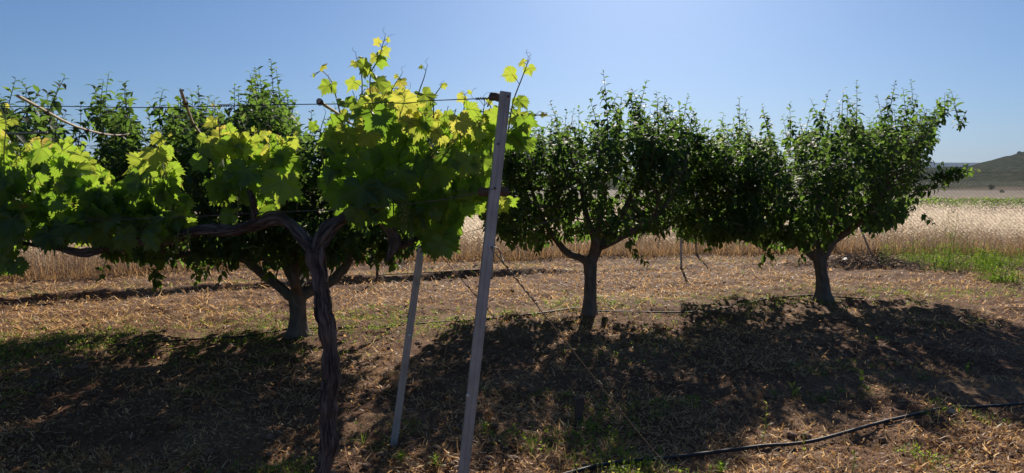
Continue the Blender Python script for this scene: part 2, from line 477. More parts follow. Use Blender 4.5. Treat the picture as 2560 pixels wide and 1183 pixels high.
def hill_z(X, Y):
    sky_x = np.array([-3000, -900, -300, 150, 380, 470, 560, 600, 640, 720, 900, 1300, 2000, 3000])
    sky_h = np.array([20, 14, 17, 18, 22, 25, 29, 40, 49, 63, 76, 82, 60, 30])
    crest = np.interp(X * 900 / np.maximum(Y, 400), sky_x, sky_h)
    prof = np.clip((Y - 330) / 570, 0, 1); prof = prof ** 2.3
    back = np.clip((1700 - Y) / 800, 0, 1)
    gully = (vnoise(X / 60, Y / 110, 21) - .5) * .42 + (vnoise(X / 22, Y / 50, 22) - .5) * .1
    return -0.8 + (crest * prof + gully * crest * prof * (1 - prof * .75)) * back + prof * (vnoise(X / 5, Y / 5, 23)) * 1.2
grid_obj('hill', np.linspace(-3000, 3000, 900), np.concatenate([np.linspace(310, 960, 120), np.linspace(970, 1700, 30)]), hill_z,
         hill_mat('scrub_hillside', [(.36, (.022, .030, .018)), (.5, (.055, .06, .034)), (.66, (.12, .105, .065))], .16, ((.13, .1, .075), 520, 660)))
def mount_z(X, Y):
    c = np.interp(X, [-6000, -2500, -500, 1500, 2600, 3000, 3900, 4600, 6000], [90, 150, 90, 120, 185, 196, 200, 190, 110])
    return c * np.clip((Y - 5200) / 400, 0, 1) ** .7 * (1 + .05 * (vnoise(X / 300, Y / 200, 31) - .5)) - 2
grid_obj('mountain', np.linspace(-6000, 6500, 160), np.linspace(5150, 6200, 12), mount_z,
         hill_mat('mountain_scrub', [(.3, (.05, .06, .035)), (.7, (.1, .1, .06))], .01))

# ------------------------------------------------------------------ leaf templates
def fruit_leaf(curl):
    t = np.array([0, .35, .7, 1.0])
    z = -curl * t ** 2
    y = t * (1 - .25 * curl * t)
    v = [(0, y[0], z[0]), (0, y[1], z[1]), (0, y[2], z[2]), (0, y[3], z[3])]
    for s in (-1, 1):
        v += [(s * .25, y[1] * .85, z[1] * .8 + .09), (s * .24, y[2] * .92, z[2] * .9 + .08)]
    f = [(0, 6, 1), (0, 1, 4), (1, 6, 7, 2), (1, 2, 5, 4), (2, 7, 3), (2, 3, 5)]
    return np.array(v), f
FL = [fruit_leaf(c) for c in (.12, .4, .75)]

def vine_leaf(seed):
    r_ = np.random.default_rng(seed)
    key = np.array([(0, 1.0), (14, .78), (30, .68), (45, .82), (57, .90), (72, .76), (90, .62), (105, .66), (120, .68), (140, .54), (160, .36), (176, .10)])
    key[:, 1] *= 1 + r_.normal(0, .05, len(key))
    th = np.radians(np.linspace(-176, 176, 53))
    r0 = np.interp(np.degrees(np.abs(th)), key[:, 0], key[:, 1])
    r0 *= 1 + .12 * np.where(np.arange(53) % 2 == 0, 1, -1) * np.clip(1.2 - np.abs(th) / 3.3, 0, 1)
    a, b, c = r_.uniform(.1, .75), r_.uniform(-.25, .3), r_.uniform(0, 6)
    v = [(0, 0, 0)]
    for k in (.5, 1.0):
        x, y = np.sin(th) * r0 * k, np.cos(th) * r0 * k
        z = -a * y * np.abs(y) * .6 + b * np.abs(x) - .22 * x * x + .10 * np.sin(th * 3 + c) * k + .05 * np.sin(th * 7 + c) * k * k
        v += list(zip(x, y, z))
    n = 53
    f = [(0, 1 + i + 1, 1 + i) for i in range(n - 1)]
    f += [(1 + i, 2 + i, 1 + n + i + 1, 1 + n + i) for i in range(n - 1)]
    return np.array(v), f
VL = [vine_leaf(s) for s in range(5)]

BLADE = (np.array([(-.5, 0, 0), (.5, 0, 0), (-.42, .5, .04), (.42, .5, .04), (-.05, 1, -.05), (.05, 1, -.05)]), [(0, 1, 3, 2), (2, 3, 5, 4)])
SPRIG = (np.array([(0, 0, 0), (.28, .45, .05), (0, 1, -.06), (-.28, .45, .05)]), [(0, 1, 2), (0, 2, 3)])

def unit(v):
    return v / (np.linalg.norm(v, axis=-1, keepdims=True) + 1e-9)

# ------------------------------------------------------------------ fruit trees
def fruit_tree(label, base, d, trunk, limbs, outline, depth, nshoot, tips, drops=(), seed=0, topdrop=12, lmax=.4, lsize=1.12):
    """trunk / limbs: (px, py, dy, r); outline: the crown in the plane y = d; depth: half depth of the crown (m)"""
    g = np.random.default_rng(seed)
    root = thing('fruit_tree', label, 'fruit tree', (base[0], base[1], 0), 'fruit trees in the orchard row')
    o3 = np.array((base[0], base[1], 0.0))
    def P(px, py, dy=0): return pt(px, py, d) + np.array((0, dy, 0))
    # trunk
    tp = smooth_path([(*(P(a, b, c) - o3), r) for a, b, c, r in trunk], 34)
    tp[:, 3] *= 1 + .5 * np.exp(-np.maximum(tp[:, 2], 0) / .06)
    mb = MB(); mb.tube(tp[:, :3], tp[:, 3], 26, True, .5, 0, .13, seed, 1, 3)
    mb.out('trunk', M_BARK, root)
    tops = []
    for k, lm in enumerate(limbs):
        lp = smooth_path([(*(P(a, b, c) - o3), r) for a, b, c, r in lm], 26)
        lp[2:, :3] += np.cumsum(g.normal(0, .005, (24, 3)), 0)
        mb = MB(); mb.tube(lp[:, :3], lp[:, 3], 14, True, .5, 0, .16, seed + k + 3, 1, 3)
        mb.out('limb', M_BARK, root)
        tops.append(lp)
    # crown volume
    pol = np.array([P(a, b + (topdrop if b > 540 else 0))[[0, 2]] for a, b in outline])
    x0, z0 = pol.min(0); x1, z1 = pol.max(0)
    cx, cz, rx, rz = (x0 + x1) / 2, (z0 + z1) / 2, (x1 - x0) / 2, (z1 - z0) / 2
    def half(x, z):
        return depth * np.sqrt(np.clip(1 - np.abs((x - cx) / (rx * 1.04)) ** 5, .05, 1)) * np.sqrt(np.clip(1 - ((z - cz) / (rz * 1.04)) ** 6, .3, 1))
    def inside(p, m=1.0):
        k = d / p[:, 1]                             # keep the near side from bulging past the crown's own outline
        x_, z_ = p[:, 0] * k, CAMH + (p[:, 2] - CAMH) * k
        return in_poly(x_, z_, pol) & (np.abs(p[:, 1] - d) < half(x_, z_) * m)
    # sample shoot starts, more of them towards the shell
    n = nshoot * 9
    yy = d + g.uniform(-depth, depth, n)
    c = np.stack([g.uniform(x0, x1, n) * yy / d, yy, CAMH + (g.uniform(z0, z1, n) - CAMH) * yy / d], 1)
    c = c[inside(c)]
    hole = vnoise(c[:, 0] * 3.1 + 11, c[:, 2] * 3.1 + c[:, 1] * 2.3, seed) * .6 + vnoise(c[:, 0] * 6.5 + c[:, 1] * 5, c[:, 2] * 6.5 + 3, seed + 1) * .4
    c = c[g.random(len(c)) < np.clip((hole - .41) * 6, .03, 1)]
    rel = np.stack([(c[:, 0] - cx) / rx, (c[:, 1] - d) / depth, (c[:, 2] - cz) / rz], 1)
    rr = np.linalg.norm(rel, axis=1)
    c = c[g.random(len(c)) < np.clip(.28 + rr ** 2, 0, 1)][:nshoot]
    out_dir = unit(np.stack([(c[:, 0] - base[0]) / rx, (c[:, 1] - d) / depth, (c[:, 2] - (z0 - .2)) * .9], 1))
    dirs = unit(out_dir * .6 + np.array((0, 0, .75)) + g.normal(0, .42, c.shape))
    low = c[:, 2] < z0 + .35 * (z1 - z0)
    dirs[low] = unit(dirs[low] + np.array((0, 0, -.95)) + out_dir[low] * .5)
    ln = g.uniform(.18, lmax, len(c))
    shoots = [(c[i], dirs[i], ln[i], False) for i in range(len(c))]
    for (ax, ay, bx, by, dy) in tips:            # leafy upright shoots that stand clear of the crown, with side shoots
        a, b = P(ax, ay, dy), P(bx, by, dy + g.normal(0, .08))
        v = b - a; L0 = np.linalg.norm(v)
        shoots.append((a, v / L0, L0, True))
        for f in ((.05, .2, .35, .5) if L0 > .5 else (.1, .35)):
            th = g.uniform(0, 6.28)
            shoots.append((a + v * f, unit(v / L0 + np.array((math.cos(th), math.sin(th), 0)) * g.uniform(.45, .9)), L0 * g.uniform(.25, .42), True))
    for (ax, ay, bx, by, dy) in drops:
        a, b = P(ax, ay, dy), P(bx, by, dy)
        shoots.append((a, unit(b - a), np.linalg.norm(b - a), True))
    pos, tipv, nrm, scl, tnt = [], [], [], [], []
    tw = MB()
    for (a, dr, L, free) in shoots:
        long_ = g.random() < .10
        m = max(5, int(L / .024))
        bend = g.normal(0, .10, 3) * L; bend[2] += .05 * L if dr[2] > 0 else -.1 * L
        t = np.linspace(0, 1, m)
        path = a + dr * L * t[:, None] + bend * (t[:, None] ** 2)
        if not free and not long_:
            ins = inside(path, 1.05)
            if not ins.all():
                m = max(3, int(np.argmin(ins))); path = path[:m]
        tw.tube((path - o3)[[0, m // 3, 2 * m // 3, m - 1]], [.006, .0048, .0036, .0018] if free else [.005, .004, .003, .0015], 5, False, .5, 1)
        for k in range(1, m):
            u = k / (m - 1)
            if g.random() < (.06 if free else .14): continue
            p = path[k]
            if not free and not inside(p[None], 1.08)[0]:
                if p[2] < cz: continue
            ang = k * 2.4 + g.normal(0, .3)
            side = np.cross(dr, (math.cos(ang), math.sin(ang), .15)); side /= np.linalg.norm(side) + 1e-9
            tv = side * 1.0 + dr * (.25 + .75 * u ** 2) + np.array((0, 0, -.18 - .1 * (1 - u))) + g.normal(0, .12, 3)
            pos.append(p); tipv.append(tv); nrm.append(np.array((0, 0, 1.0)) + dr * .5 + g.normal(0, .3, 3))
            size = g.uniform(.078, .116) * lsize * (1 - .5 * max(0, u - .6) / .4 if free else 1 - .35 * max(0, u - .6) / .4)
            scl.append(size)
            tnt.append(np.clip(g.normal(.38, .15) + (.38 * max(0, u - .5) if free else .15 * max(0, u - .6)), .02, .98))
    pos, tipv, nrm, scl, tnt = map(np.array, (pos, tipv, nrm, scl, tnt))
    mats_ = frames(tipv, nrm)
    mb = MB()
    pick = g.integers(0, 3, len(pos))
    wd = g.uniform(.8, 1.15, len(pos))
    sc3 = np.stack([scl * wd, scl, scl], 1)
    for k in range(3):
        s = pick == k
        mb.inst(*FL[k], pos[s] - o3, mats_[s], sc3[s], tnt[s])
    mb.out('crown', M_FRUIT, root)
    # branches that carry the shoots
    for q in c[::12]:
        lp = tops[g.integers(0, len(tops))]
        best = min(tops, key=lambda l: np.min(np.linalg.norm(l[:, :3] + o3 - q, axis=1)))
        i = max(4, int(np.argmin(np.linalg.norm(best[:, :3] + o3 - q, axis=1))) - 2)
        s = best[i, :3]; e = q - o3
        mid = (s + e) / 2 + g.normal(0, .05, 3) + np.array((0, 0, -.04))
        bp = smooth_path([(*s, min(best[i, 3] * .6, .016)), (*mid, .011), (*e, .006)], 8)
        tw.tube(bp[:, :3], bp[:, 3], 6, False, .5, 0, .1, 3)
    tw.out('branchwork', [M_BARK, M_TWIG], root)
    return root

def tips_auto(lst, dyr, seed, ln=105, spread_=18):
    g = np.random.default_rng(seed)
    return [(x + g.uniform(-spread_, spread_), y + ln * g.uniform(.8, 1.3), x, y, g.uniform(-dyr, dyr)) for x, y in lst]

# middle tree
b = gp(1475, 786)
fruit_tree('compact fruit tree on a straight trunk, just right of the steel posts', b, b[1],
    [(1475, 800, 0, .085), (1475, 780, 0, .088), (1476, 730, 0, .078), (1476, 685, 0, .076), (1474, 655, 0, .082), (1473, 640, 0, .07)],
    [[(1474, 665, 0, .05), (1455, 648, .05, .05), (1430, 638, .08, .045), (1405, 610, .1, .04), (1370, 560, .15, .03), (1330, 470, .2, .02), (1310, 400, .25, .01)],
     [(1476, 660, 0, .06), (1482, 625, -.06, .055), (1478, 600, -.15, .05), (1455, 540, -.3, .035), (1430, 440, -.4, .022), (1420, 340, -.4, .01)],
     [(1478, 660, 0, .06), (1500, 620, .05, .058), (1530, 585, .1, .05), (1570, 520, .15, .036), (1610, 420, .2, .022), (1620, 320, .2, .01)],
     [(1478, 650, 0, .05), (1492, 600, .2, .05), (1510, 530, .4, .036), (1520, 440, .5, .022), (1525, 330, .5, .01)],
     [(1500, 620, .05, .045), (1550, 590, -.2, .04), (1610, 540, -.4, .03), (1670, 460, -.45, .018), (1690, 380, -.45, .01)]],
    [(1262, 592), (1215, 560), (1192, 520), (1188, 450), (1200, 380), (1240, 345), (1300, 350), (1340, 372), (1375, 345), (1420, 335), (1455, 385), (1485, 330), (1530, 320), (1555, 345), (1585, 310),
     (1620, 312), (1655, 350), (1680, 315), (1715, 298), (1732, 340), (1728, 420), (1712, 500), (1690, 555), (1650, 572), (1610, 568), (1585, 585), (1545, 580), (1520, 590),
     (1490, 575), (1460, 600), (1440, 618), (1415, 595), (1380, 585), (1345, 610), (1320, 600), (1290, 600)],
    1.45, 1250,
    tips_auto([(1508, 206), (1530, 238), (1578, 206), (1610, 206), (1640, 230), (1660, 262), (1728, 236), (1712, 258), (1690, 265), (1408, 243), (1450, 290),
               (1352, 290), (1328, 262), (1475, 272), (1560, 250), (1595, 250), (1430, 285), (1380, 305), (1305, 300), (1540, 268), (1675, 272), (1735, 290), (1625, 270)], .6, 1)
    + tips_auto([(1290, 330), (1345, 310), (1400, 300), (1460, 300), (1515, 285), (1570, 285), (1630, 285), (1690, 290), (1725, 300), (1500, 300), (1600, 290)], 1.0, 15, 110),
    [(1560, 588, 1578, 635, -.3), (1575, 625, 1608, 650, -.3), (1345, 605, 1340, 628, -.2), (1290, 590, 1300, 612, 0), (1655, 570, 1640, 590, 0)], 11)

# right tree
b = gp(2057, 747)
fruit_tree('broad spreading fruit tree whose crown reaches furthest right, beside the green weeds', b, b[1],
    [(2060, 762, 0, .10), (2058, 742, 0, .098), (2056, 700, 0, .086), (2052, 665, 0, .088), (2050, 640, 0, .10), (2052, 625, 0, .08)],
    [[(2048, 650, 0, .06), (2030, 635, .05, .055), (2005, 605, .1, .05), (1960, 560, .2, .042), (1900, 500, .3, .03), (1840, 420, .3, .015)],
     [(2054, 645, 0, .085), (2068, 615, 0, .08), (2090, 590, 0, .07), (2130, 560, 0, .06), (2190, 510, .1, .045), (2260, 420, .1, .03), (2330, 320, .1, .014)],
     [(2050, 640, 0, .06), (2052, 590, -.2, .058), (2040, 530, -.5, .045), (2020, 440, -.6, .03), (2010, 340, -.6, .012)],
     [(2054, 635, 0, .06), (2065, 570, .3, .056), (2090, 480, .6, .04), (2110, 380, .7, .025), (2120, 300, .7, .012)],
     [(2005, 605, .1, .04), (1930, 580, -.3, .035), (1850, 540, -.5, .025), (1780, 470, -.5, .012)],
     [(2090, 590, 0, .05), (2120, 540, -.5, .045), (2150, 450, -.8, .03), (2170, 350, -.9, .012)]],
    [(1695, 590), (1688, 540), (1698, 470), (1705, 400), (1730, 365), (1765, 350), (1800, 355), (1830, 385), (1855, 340), (1905, 350), (1945, 380), (1978, 415), (1998, 345), (2040, 322),
     (2075, 355), (2105, 310), (2140, 305), (2175, 345), (2205, 312), (2245, 340), (2270, 315), (2295, 300), (2325, 290), (2345, 300), (2335, 340), (2322, 380), (2312, 430), (2298, 480),
     (2280, 525), (2235, 552), (2190, 560), (2140, 570), (2095, 570), (2065, 600), (2030, 612), (2000, 605), (1960, 610), (1900, 596), (1850, 588),
     (1790, 598), (1730, 588)],
    1.9, 1850,
    tips_auto([(2340, 208), (2308, 258), (2198, 220), (2212, 240), (2133, 233), (2122, 260), (2038, 256), (2002, 256), (1852, 263), (2325, 250), (2355, 265),
               (1905, 270), (1880, 290), (1805, 288), (1830, 318), (1780, 316), (2270, 262), (2085, 260), (2240, 278), (2160, 265), (1935, 316), (1960, 345), (2020, 285), (1755, 330), (1735, 345)], .8, 2, 100)
    + tips_auto([(1720, 350), (1745, 340), (1790, 320), (1850, 300), (1900, 310), (1995, 300), (2060, 285), (2110, 280), (2170, 280), (2230, 285), (2290, 280), (2330, 270), (1870, 320), (2030, 300)], 1.4, 16, 110)
    + [(2285, 455, 2408, 425, -.4), (2280, 450, 2372, 430, -.3), (2310, 350, 2395, 240, -.1), (2320, 330, 2412, 234, .2), (2250, 480, 2330, 470, -.4)],
    [(1900, 600, 1895, 640, -.6), (1890, 610, 1860, 650, -.6), (1975, 600, 1962, 645, -.6), (1760, 610, 1755, 625, -.3), (2280, 530, 2300, 560, -.3), (2180, 560, 2190, 585, 0)], 23)

# left tree (behind the vine)
b = gp(745, 838)
fruit_tree('fruit tree with a low forked trunk, standing behind the grapevine trunk', b, b[1],
    [(745, 855, 0, .10), (745, 832, 0, .098), (745, 790, 0, .088), (744, 755, 0, .09), (745, 735, 0, .095), (748, 722, 0, .07)],
    [[(742, 760, 0, .05), (722, 742, .03, .05), (690, 715, .06, .05), (650, 690, .1, .048), (605, 655, .15, .042), (550, 600, .2, .034), (480, 500, .3, .024), (430, 380, .3, .012)],
     [(742, 735, 0, .06), (725, 705, .2, .055), (700, 685, .35, .05), (680, 655, .5, .045), (640, 580, .7, .034), (600, 470, .8, .022), (580, 350, .8, .01)],
     [(744, 735, 0, .06), (735, 700, .35, .058), (720, 670, .5, .055), (690, 600, .4, .04), (680, 480, .4, .025), (690, 320, .4, .01)],
     [(750, 740, 0, .07), (790, 725, .1, .062), (830, 700, .2, .055), (850, 675, .3, .05), (880, 610, .35, .04), (920, 500, .4, .022), (930, 400, .4, .01)],
     [(748, 735, 0, .05), (765, 690, -.35, .045), (770, 620, -.5, .038), (760, 520, -.6, .025), (740, 380, -.6, .012)],
     [(605, 655, .15, .04), (540, 630, -.1, .035), (450, 620, -.3, .025), (350, 560, -.3, .016), (300, 400, -.2, .01)]],
    [(270, 655), (240, 560), (235, 450), (245, 360), (255, 310), (285, 290), (330, 300), (365, 330), (378, 400), (392, 420), (405, 340), (430, 290), (480, 285), (530, 300),
     (580, 300), (625, 262), (670, 262), (720, 290), (745, 340), (780, 350), (850, 330), (930, 320), (1010, 310), (1090, 320), (1160, 320), (1190, 400), (1180, 490), (1120, 540), (1060, 590), (1010, 620), (960, 635), (900, 635),
     (860, 615), (820, 655), (770, 665), (730, 635), (690, 645), (640, 635), (600, 635), (560, 655), (520, 668), (470, 645), (420, 635), (380, 645), (330, 635), (300, 655)],
    1.6, 2050,
    tips_auto([(232, 206), (252, 225), (293, 212), (330, 262), (362, 288), (275, 250), (310, 235), (405, 213), (440, 225), (470, 232), (498, 255), (425, 240), (625, 162), (645, 195), (690, 173), (730, 213),
               (592, 233), (565, 262), (705, 225), (665, 215), (720, 250), (610, 240), (880, 215), (815, 262), (750, 300)], .5, 3, 120, )
    + tips_auto([(250, 300), (300, 285), (350, 310), (430, 285), (480, 280), (530, 290), (590, 285), (640, 250), (690, 250), (730, 280), (860, 290), (950, 290), (1060, 290), (1140, 300), (900, 280), (1010, 280)], 1.1, 17, 120),
    [(520, 660, 525, 700, -.3), (440, 650, 425, 705, -.4), (415, 660, 445, 690, -.4), (290, 650, 280, 685, -.2), (700, 650, 690, 690, -.3), (940, 640, 945, 670, -.1), (985, 640, 1000, 665, -.1), (590, 640, 580, 680, -.3)], 37, lsize=1.2, topdrop=16)

# leftmost tree, its trunk out of the frame
b0 = np.array((-5.75, 6.65, 0))
fruit_tree('fruit tree cut by the left edge, only its right hand shoots in view', b0, b0[1],
    [(-301, 930, 0, .1), (-301, 900, 0, .095), (-300, 850, 0, .088), (-300, 790, 0, .095), (-300, 770, 0, .07)],
    [[(-300, 800, 0, .06), (-230, 720, .1, .05), (-120, 600, .2, .035), (-20, 430, .2, .015)], [(-300, 800, 0, .06), (-330, 700, -.3, .05), (-380, 500, -.5, .03), (-390, 350, -.5, .012)],
     [(-300, 800, 0, .06), (-270, 680, .4, .05), (-220, 480, .6, .03), (-180, 330, .6, .012)]],
    [(-640, 640), (-690, 480), (-640, 330), (-500, 260), (-300, 230), (-100, 250), (0, 260), (60, 300), (120, 300), (160, 340), (170, 420), (140, 520), (60, 600), (-60, 640), (-300, 650), (-480, 680)],
    1.4, 900,
    tips_auto([(20, 195), (40, 200), (5, 215), (122, 213), (130, 240), (100, 270), (75, 290), (150, 290), (-60, 200), (30, 260)], .4, 4, 120), (), 41)

# ------------------------------------------------------------------ trellis: posts, wires, canes
def steel_post(label, foot, head, wdt, group):
    """folded open profile extruded from foot to head"""
    foot, head = np.asarray(foot), np.asarray(head)
    root = thing('trellis_post', label, 'trellis post', tuple(foot), group)
    ax = unit(head - foot); L = np.linalg.norm(head - foot)
    fx = unit(np.array((1, 0.25, 0)) - ax * ax.dot((1, 0.25, 0))); fy = np.cross(ax, fx)
    w_ = wdt
    prof = np.array([(-.5, .55), (-.5, 0), (-.2, 0), (-.16, .06), (-.02, .06), (.02, 0), (.30, 0), (.34, .10), (.5, .10), (.5, .6), (.44, .6), (.44, .16),
                     (.29, .16), (.25, .06), (.05, .06), (0, .12), (-.18, .12), (-.22, .06), (-.44, .06), (-.44, .55)]) * w_
    n = len(prof)
    ring = prof[:, :1] * fx + prof[:, 1:] * fy
    V = np.vstack([ring, ring + ax * L])
    fc = [(i, (i + 1) % n, n + (i + 1) % n, n + i) for i in range(n)] + [tuple(range(n))[::-1], tuple(range(n, 2 * n))]
    mb = MB(); mb.add(V, fc)
    mb.out('post_body', M_STEEL, root, False)
    return root, foot, ax, fx, fy, L

PF = pt(1131, 1349, 3.0); PF[2] = -.25; PH = pt(1266, 229, 3.0)
PF = np.array((pt(1133, 1330, 3.0)[0], 3.0, -.02))
post1, foot, ax, fx, fy, L = steel_post('taller steel trellis post in front, leaning right, with wooden spacers', PF, PH, .044, 'leaning steel trellis posts')
def on_post(p): return p - foot
for (px, py, m_) in ((1225, 617, M_HOLE_LIGHT), (1169, 988, M_HOLE_LIGHT), (1237, 471, M_WIRE), (1270, 241, M_WIRE), (1245, 360, M_WIRE)):  # the two bright discs imitate light showing through holes in the post
    c = pt(px, py, 3.0) - fy * .004
    mb = MB(); mb.tube([on_post(c - fy * .002), on_post(c + fy * .004)], (.0068 if m_ is M_HOLE_LIGHT else .005), 10)
    mb.out('bolt_hole_disc', m_, post1)
# wooden spacers bolted to the post
for a, bb, h, th in (((1226, 241), (1262, 246), .030, .03), ((1196, 481), (1272, 479), .034, .03)):
    p0, p1 = pt(*a, 3.06), pt(*bb, 3.10)
    n_ = 12
    path = np.linspace(p0, p1, n_) - foot + rng.normal(0, .0015, (n_, 3))
    mb = MB(); mb.tube(path, np.array([.45] + [.62] * (n_ - 2) + [.5]) * h * (1 + rng.normal(0, .05, n_)), 10, True, .5, 0, .25, 5)
    mb.out('wooden_spacer', M_DARKWOOD, post1)
p2f = gp(984, 1112); p2f[2] = -.02
post2, foot2, ax2, fx2, fy2, L2 = steel_post('slimmer steel trellis post rising behind into the hanging vine leaves', p2f, pt(1094, 330, p2f[1]), .043, 'leaning steel trellis posts')
c = pt(1023, 838, p2f[1]) - fy2 * .004
mb = MB(); mb.tube([c - fy2 * .002 - foot2, c + fy2 * .003 - foot2], .009, 10); mb.out('bolt_hole_disc', M_HOLE_LIGHT, post2)  # bright disc painted in place of a see-through hole

def wire(name, label, cat, pts, r, group=None, n=40):
    mb = MB(); p = smooth_path(pts, n); mb.tube(p, r, 6)
    return tag(mb.out(name, M_WIRE), label, cat, group)
D2 = float(p2f[1])
def rowd(px):                                     # depth of the near trellis line
    return 3.0 + .34 * (1245 - px) / 1245
t1 = wire('trellis_wire', 'highest thin trellis wire, running from the post head to the left edge', 'wire',
     [pt(x, y, rowd(x)) for x, y in ((1228, 246), (1120, 250), (900, 259), (700, 262), (390, 269), (150, 266), (0, 267), (-300, 272), (-700, 280))], .0022, 'trellis wires')
wire('trellis_wire', 'thin trellis wire on the far line, below the highest one, behind the dry canes', 'wire',
     [pt(x, y, D2) for x, y in ((1092, 338), (900, 340), (600, 338), (300, 335), (0, 335), (-400, 340))], .002, 'trellis wires')
wire('trellis_wire', 'lowest thin trellis wire, passing just above the bare vine cordon', 'wire',
     [pt(x, y, rowd(x) - .08) for x, y in ((1236, 472), (1100, 500), (900, 522), (700, 530), (470, 542), (200, 552), (0, 556), (-400, 566))], .0017, 'trellis wires')

for (px, py) in ((396, 270), (1205, 247), (560, 264)):
    c = pt(px, py, rowd(px)); tt = np.linspace(0, 1, 40)[:, None]; ph = tt * 5 * 2 * math.pi
    q = c + np.array((1, 0, 0)) * (tt - .5) * .05 + (np.cos(ph) * np.array((0, 0, 1)) + np.sin(ph) * np.array((0, 1, 0))) * .005
    tail = q[-1] + np.array([(.006 * math.cos(a) + .004 * a / 3, 0, -.012 + .012 * math.sin(a + 1.57)) for a in np.linspace(0, 6.5, 16)]) * np.array((1.6, 1, 1.6))
    mb = MB(); mb.tube(np.vstack([q, tail[1:]]), .0019, 5); mb.out('dried_tendril', M_DARKWOOD, t1)

def guy(label, pts, knots, r):
    root = thing('guy_wire', label, 'guy wire', tuple(pts[-1]), 'guy wires of the posts')
    o3 = np.asarray(pts[-1])
    mb = MB(); mb.tube(smooth_path([p - o3 for p in pts], 60), r, 6); mb.out('strand', M_RUST, root)
    for a, c, k in knots:                         # twisted wraps of wire
        a, c = np.asarray(a) - o3, np.asarray(c) - o3
        n_ = k * 8; t = np.linspace(0, 1, n_)[:, None]
        u = unit(c - a); e1 = unit(np.cross(u, (0, 1, .2))); e2 = np.cross(u, e1)
        ph = t * k * 2 * math.pi
        mb = MB(); mb.tube(a + (c - a) * t + (np.cos(ph) * e1 + np.sin(ph) * e2) * r * 1.3, r * .9, 5); mb.out('twist', M_WIRE, root)
    return root
g_end = gp(1695, 1200)
gA = pt(1226, 617, 2.99)
def lerp_px(a, b_, t): return a + (b_ - a) * t
g1 = guy('longer guy wire with a twisted loop, from the front post down to the soil',
    [gA, gA + (g_end - gA) * .3 + np.array((0, 0, -.006)), gA + (g_end - gA) * .65 + np.array((0, 0, -.01)), g_end],
    [(gA + (g_end - gA) * .045, gA + (g_end - gA) * .20, 7), (gA + (g_end - gA) * .5, gA + (g_end - gA) * .525, 4), (gA + (g_end - gA) * .565, gA + (g_end - gA) * .58, 4)], .0023)
e = g_end
lp = [gA, pt(1243, 621, 3.05), pt(1250, 632, 3.1), gA + (g_end - gA) * .055]
mb = MB(); mb.tube(smooth_path([q - e for q in lp], 20), .0028, 6); mb.out('loop', M_WIRE, g1)
gB = pt(1085, 618, D2); g2e = gp(1335, 905)
guy('shorter knotted guy wire of the rear post, crossing behind the front post', [gB, gB + (g2e - gB) * .5 + np.array((0, 0, -.01)), g2e],
    [(gB + (g2e - gB) * t, gB + (g2e - gB) * (t + .02), 4) for t in (.17, .25, .31, .42)], .0028)

def cane(label, pts, rads, ties):
    p = smooth_path([(*q, r) for q, r in zip(pts, rads)], 30)
    root = thing('dry_cane', label, 'cane', tuple(pts[0]), 'dry canes tied across the wires')
    mb = MB(); mb.tube(p[:, :3] - pts[0], p[:, 3], 10, True, .5, 0, .06, 3); mb.out('stem', M_CANE, root)
    for t in ties:
        i = int(t * 29); c_ = p[i, :3] - pts[0]; u = unit(p[min(i + 1, 29), :3] - p[max(i - 1, 0), :3])
        e1 = unit(np.cross(u, (0, .3, 1))); e2 = np.cross(u, e1)
        n_ = 26; s = np.linspace(0, 1, n_)[:, None]; ph = s * 5 * math.pi
        rr = p[i, 3] + .003 + .010 * np.clip(s - .8, 0, 1) * 5 * rng.uniform(.2, 1.6)
        mb = MB(); mb.tube(c_ + u * (s - .5) * .035 + (np.cos(ph) * e1 + np.sin(ph) * e2) * rr, .0022, 5); mb.out('tendril_tie', M_DARKWOOD, root)
    return root
cane('long pale dry cane slanting down from the upper left onto the far wire',
     [pt(44, 240, 3.15), pt(80, 259, 3.3), pt(175, 310, 3.85), pt(240, 331, 4.25), pt(285, 338, 4.5), pt(322, 335, 4.75)], [.0068, .0068, .0064, .006, .0055, .0045], (.28, .52, .68, .8, .9))
cane('short pale dry cane lying level on the far wire at the left edge', [pt(-60, 338, 4.6), pt(20, 334, 4.62), pt(80, 333, 4.6), pt(118, 331, 4.58)], [.0065, .0065, .006, .0055], (.9,))
cane('dark dry cane standing steeply against the sky behind the upper wire',
     [pt(452, 226, 3.1), pt(466, 265, 3.25), pt(485, 312, 3.8), pt(512, 342, 4.3), pt(550, 346, 4.6)], [.0068, .0068, .0064, .006, .005], (.22, .5))
cane('short dark cane stub entering the top left of the biggest leaf mass', [pt(797, 252, 3.05), pt(815, 265, 3.2), pt(845, 284, 3.6), pt(880, 310, 4.1), pt(930, 335, 4.5)], [.0075, .0075, .007, .0065, .006], (.05,))

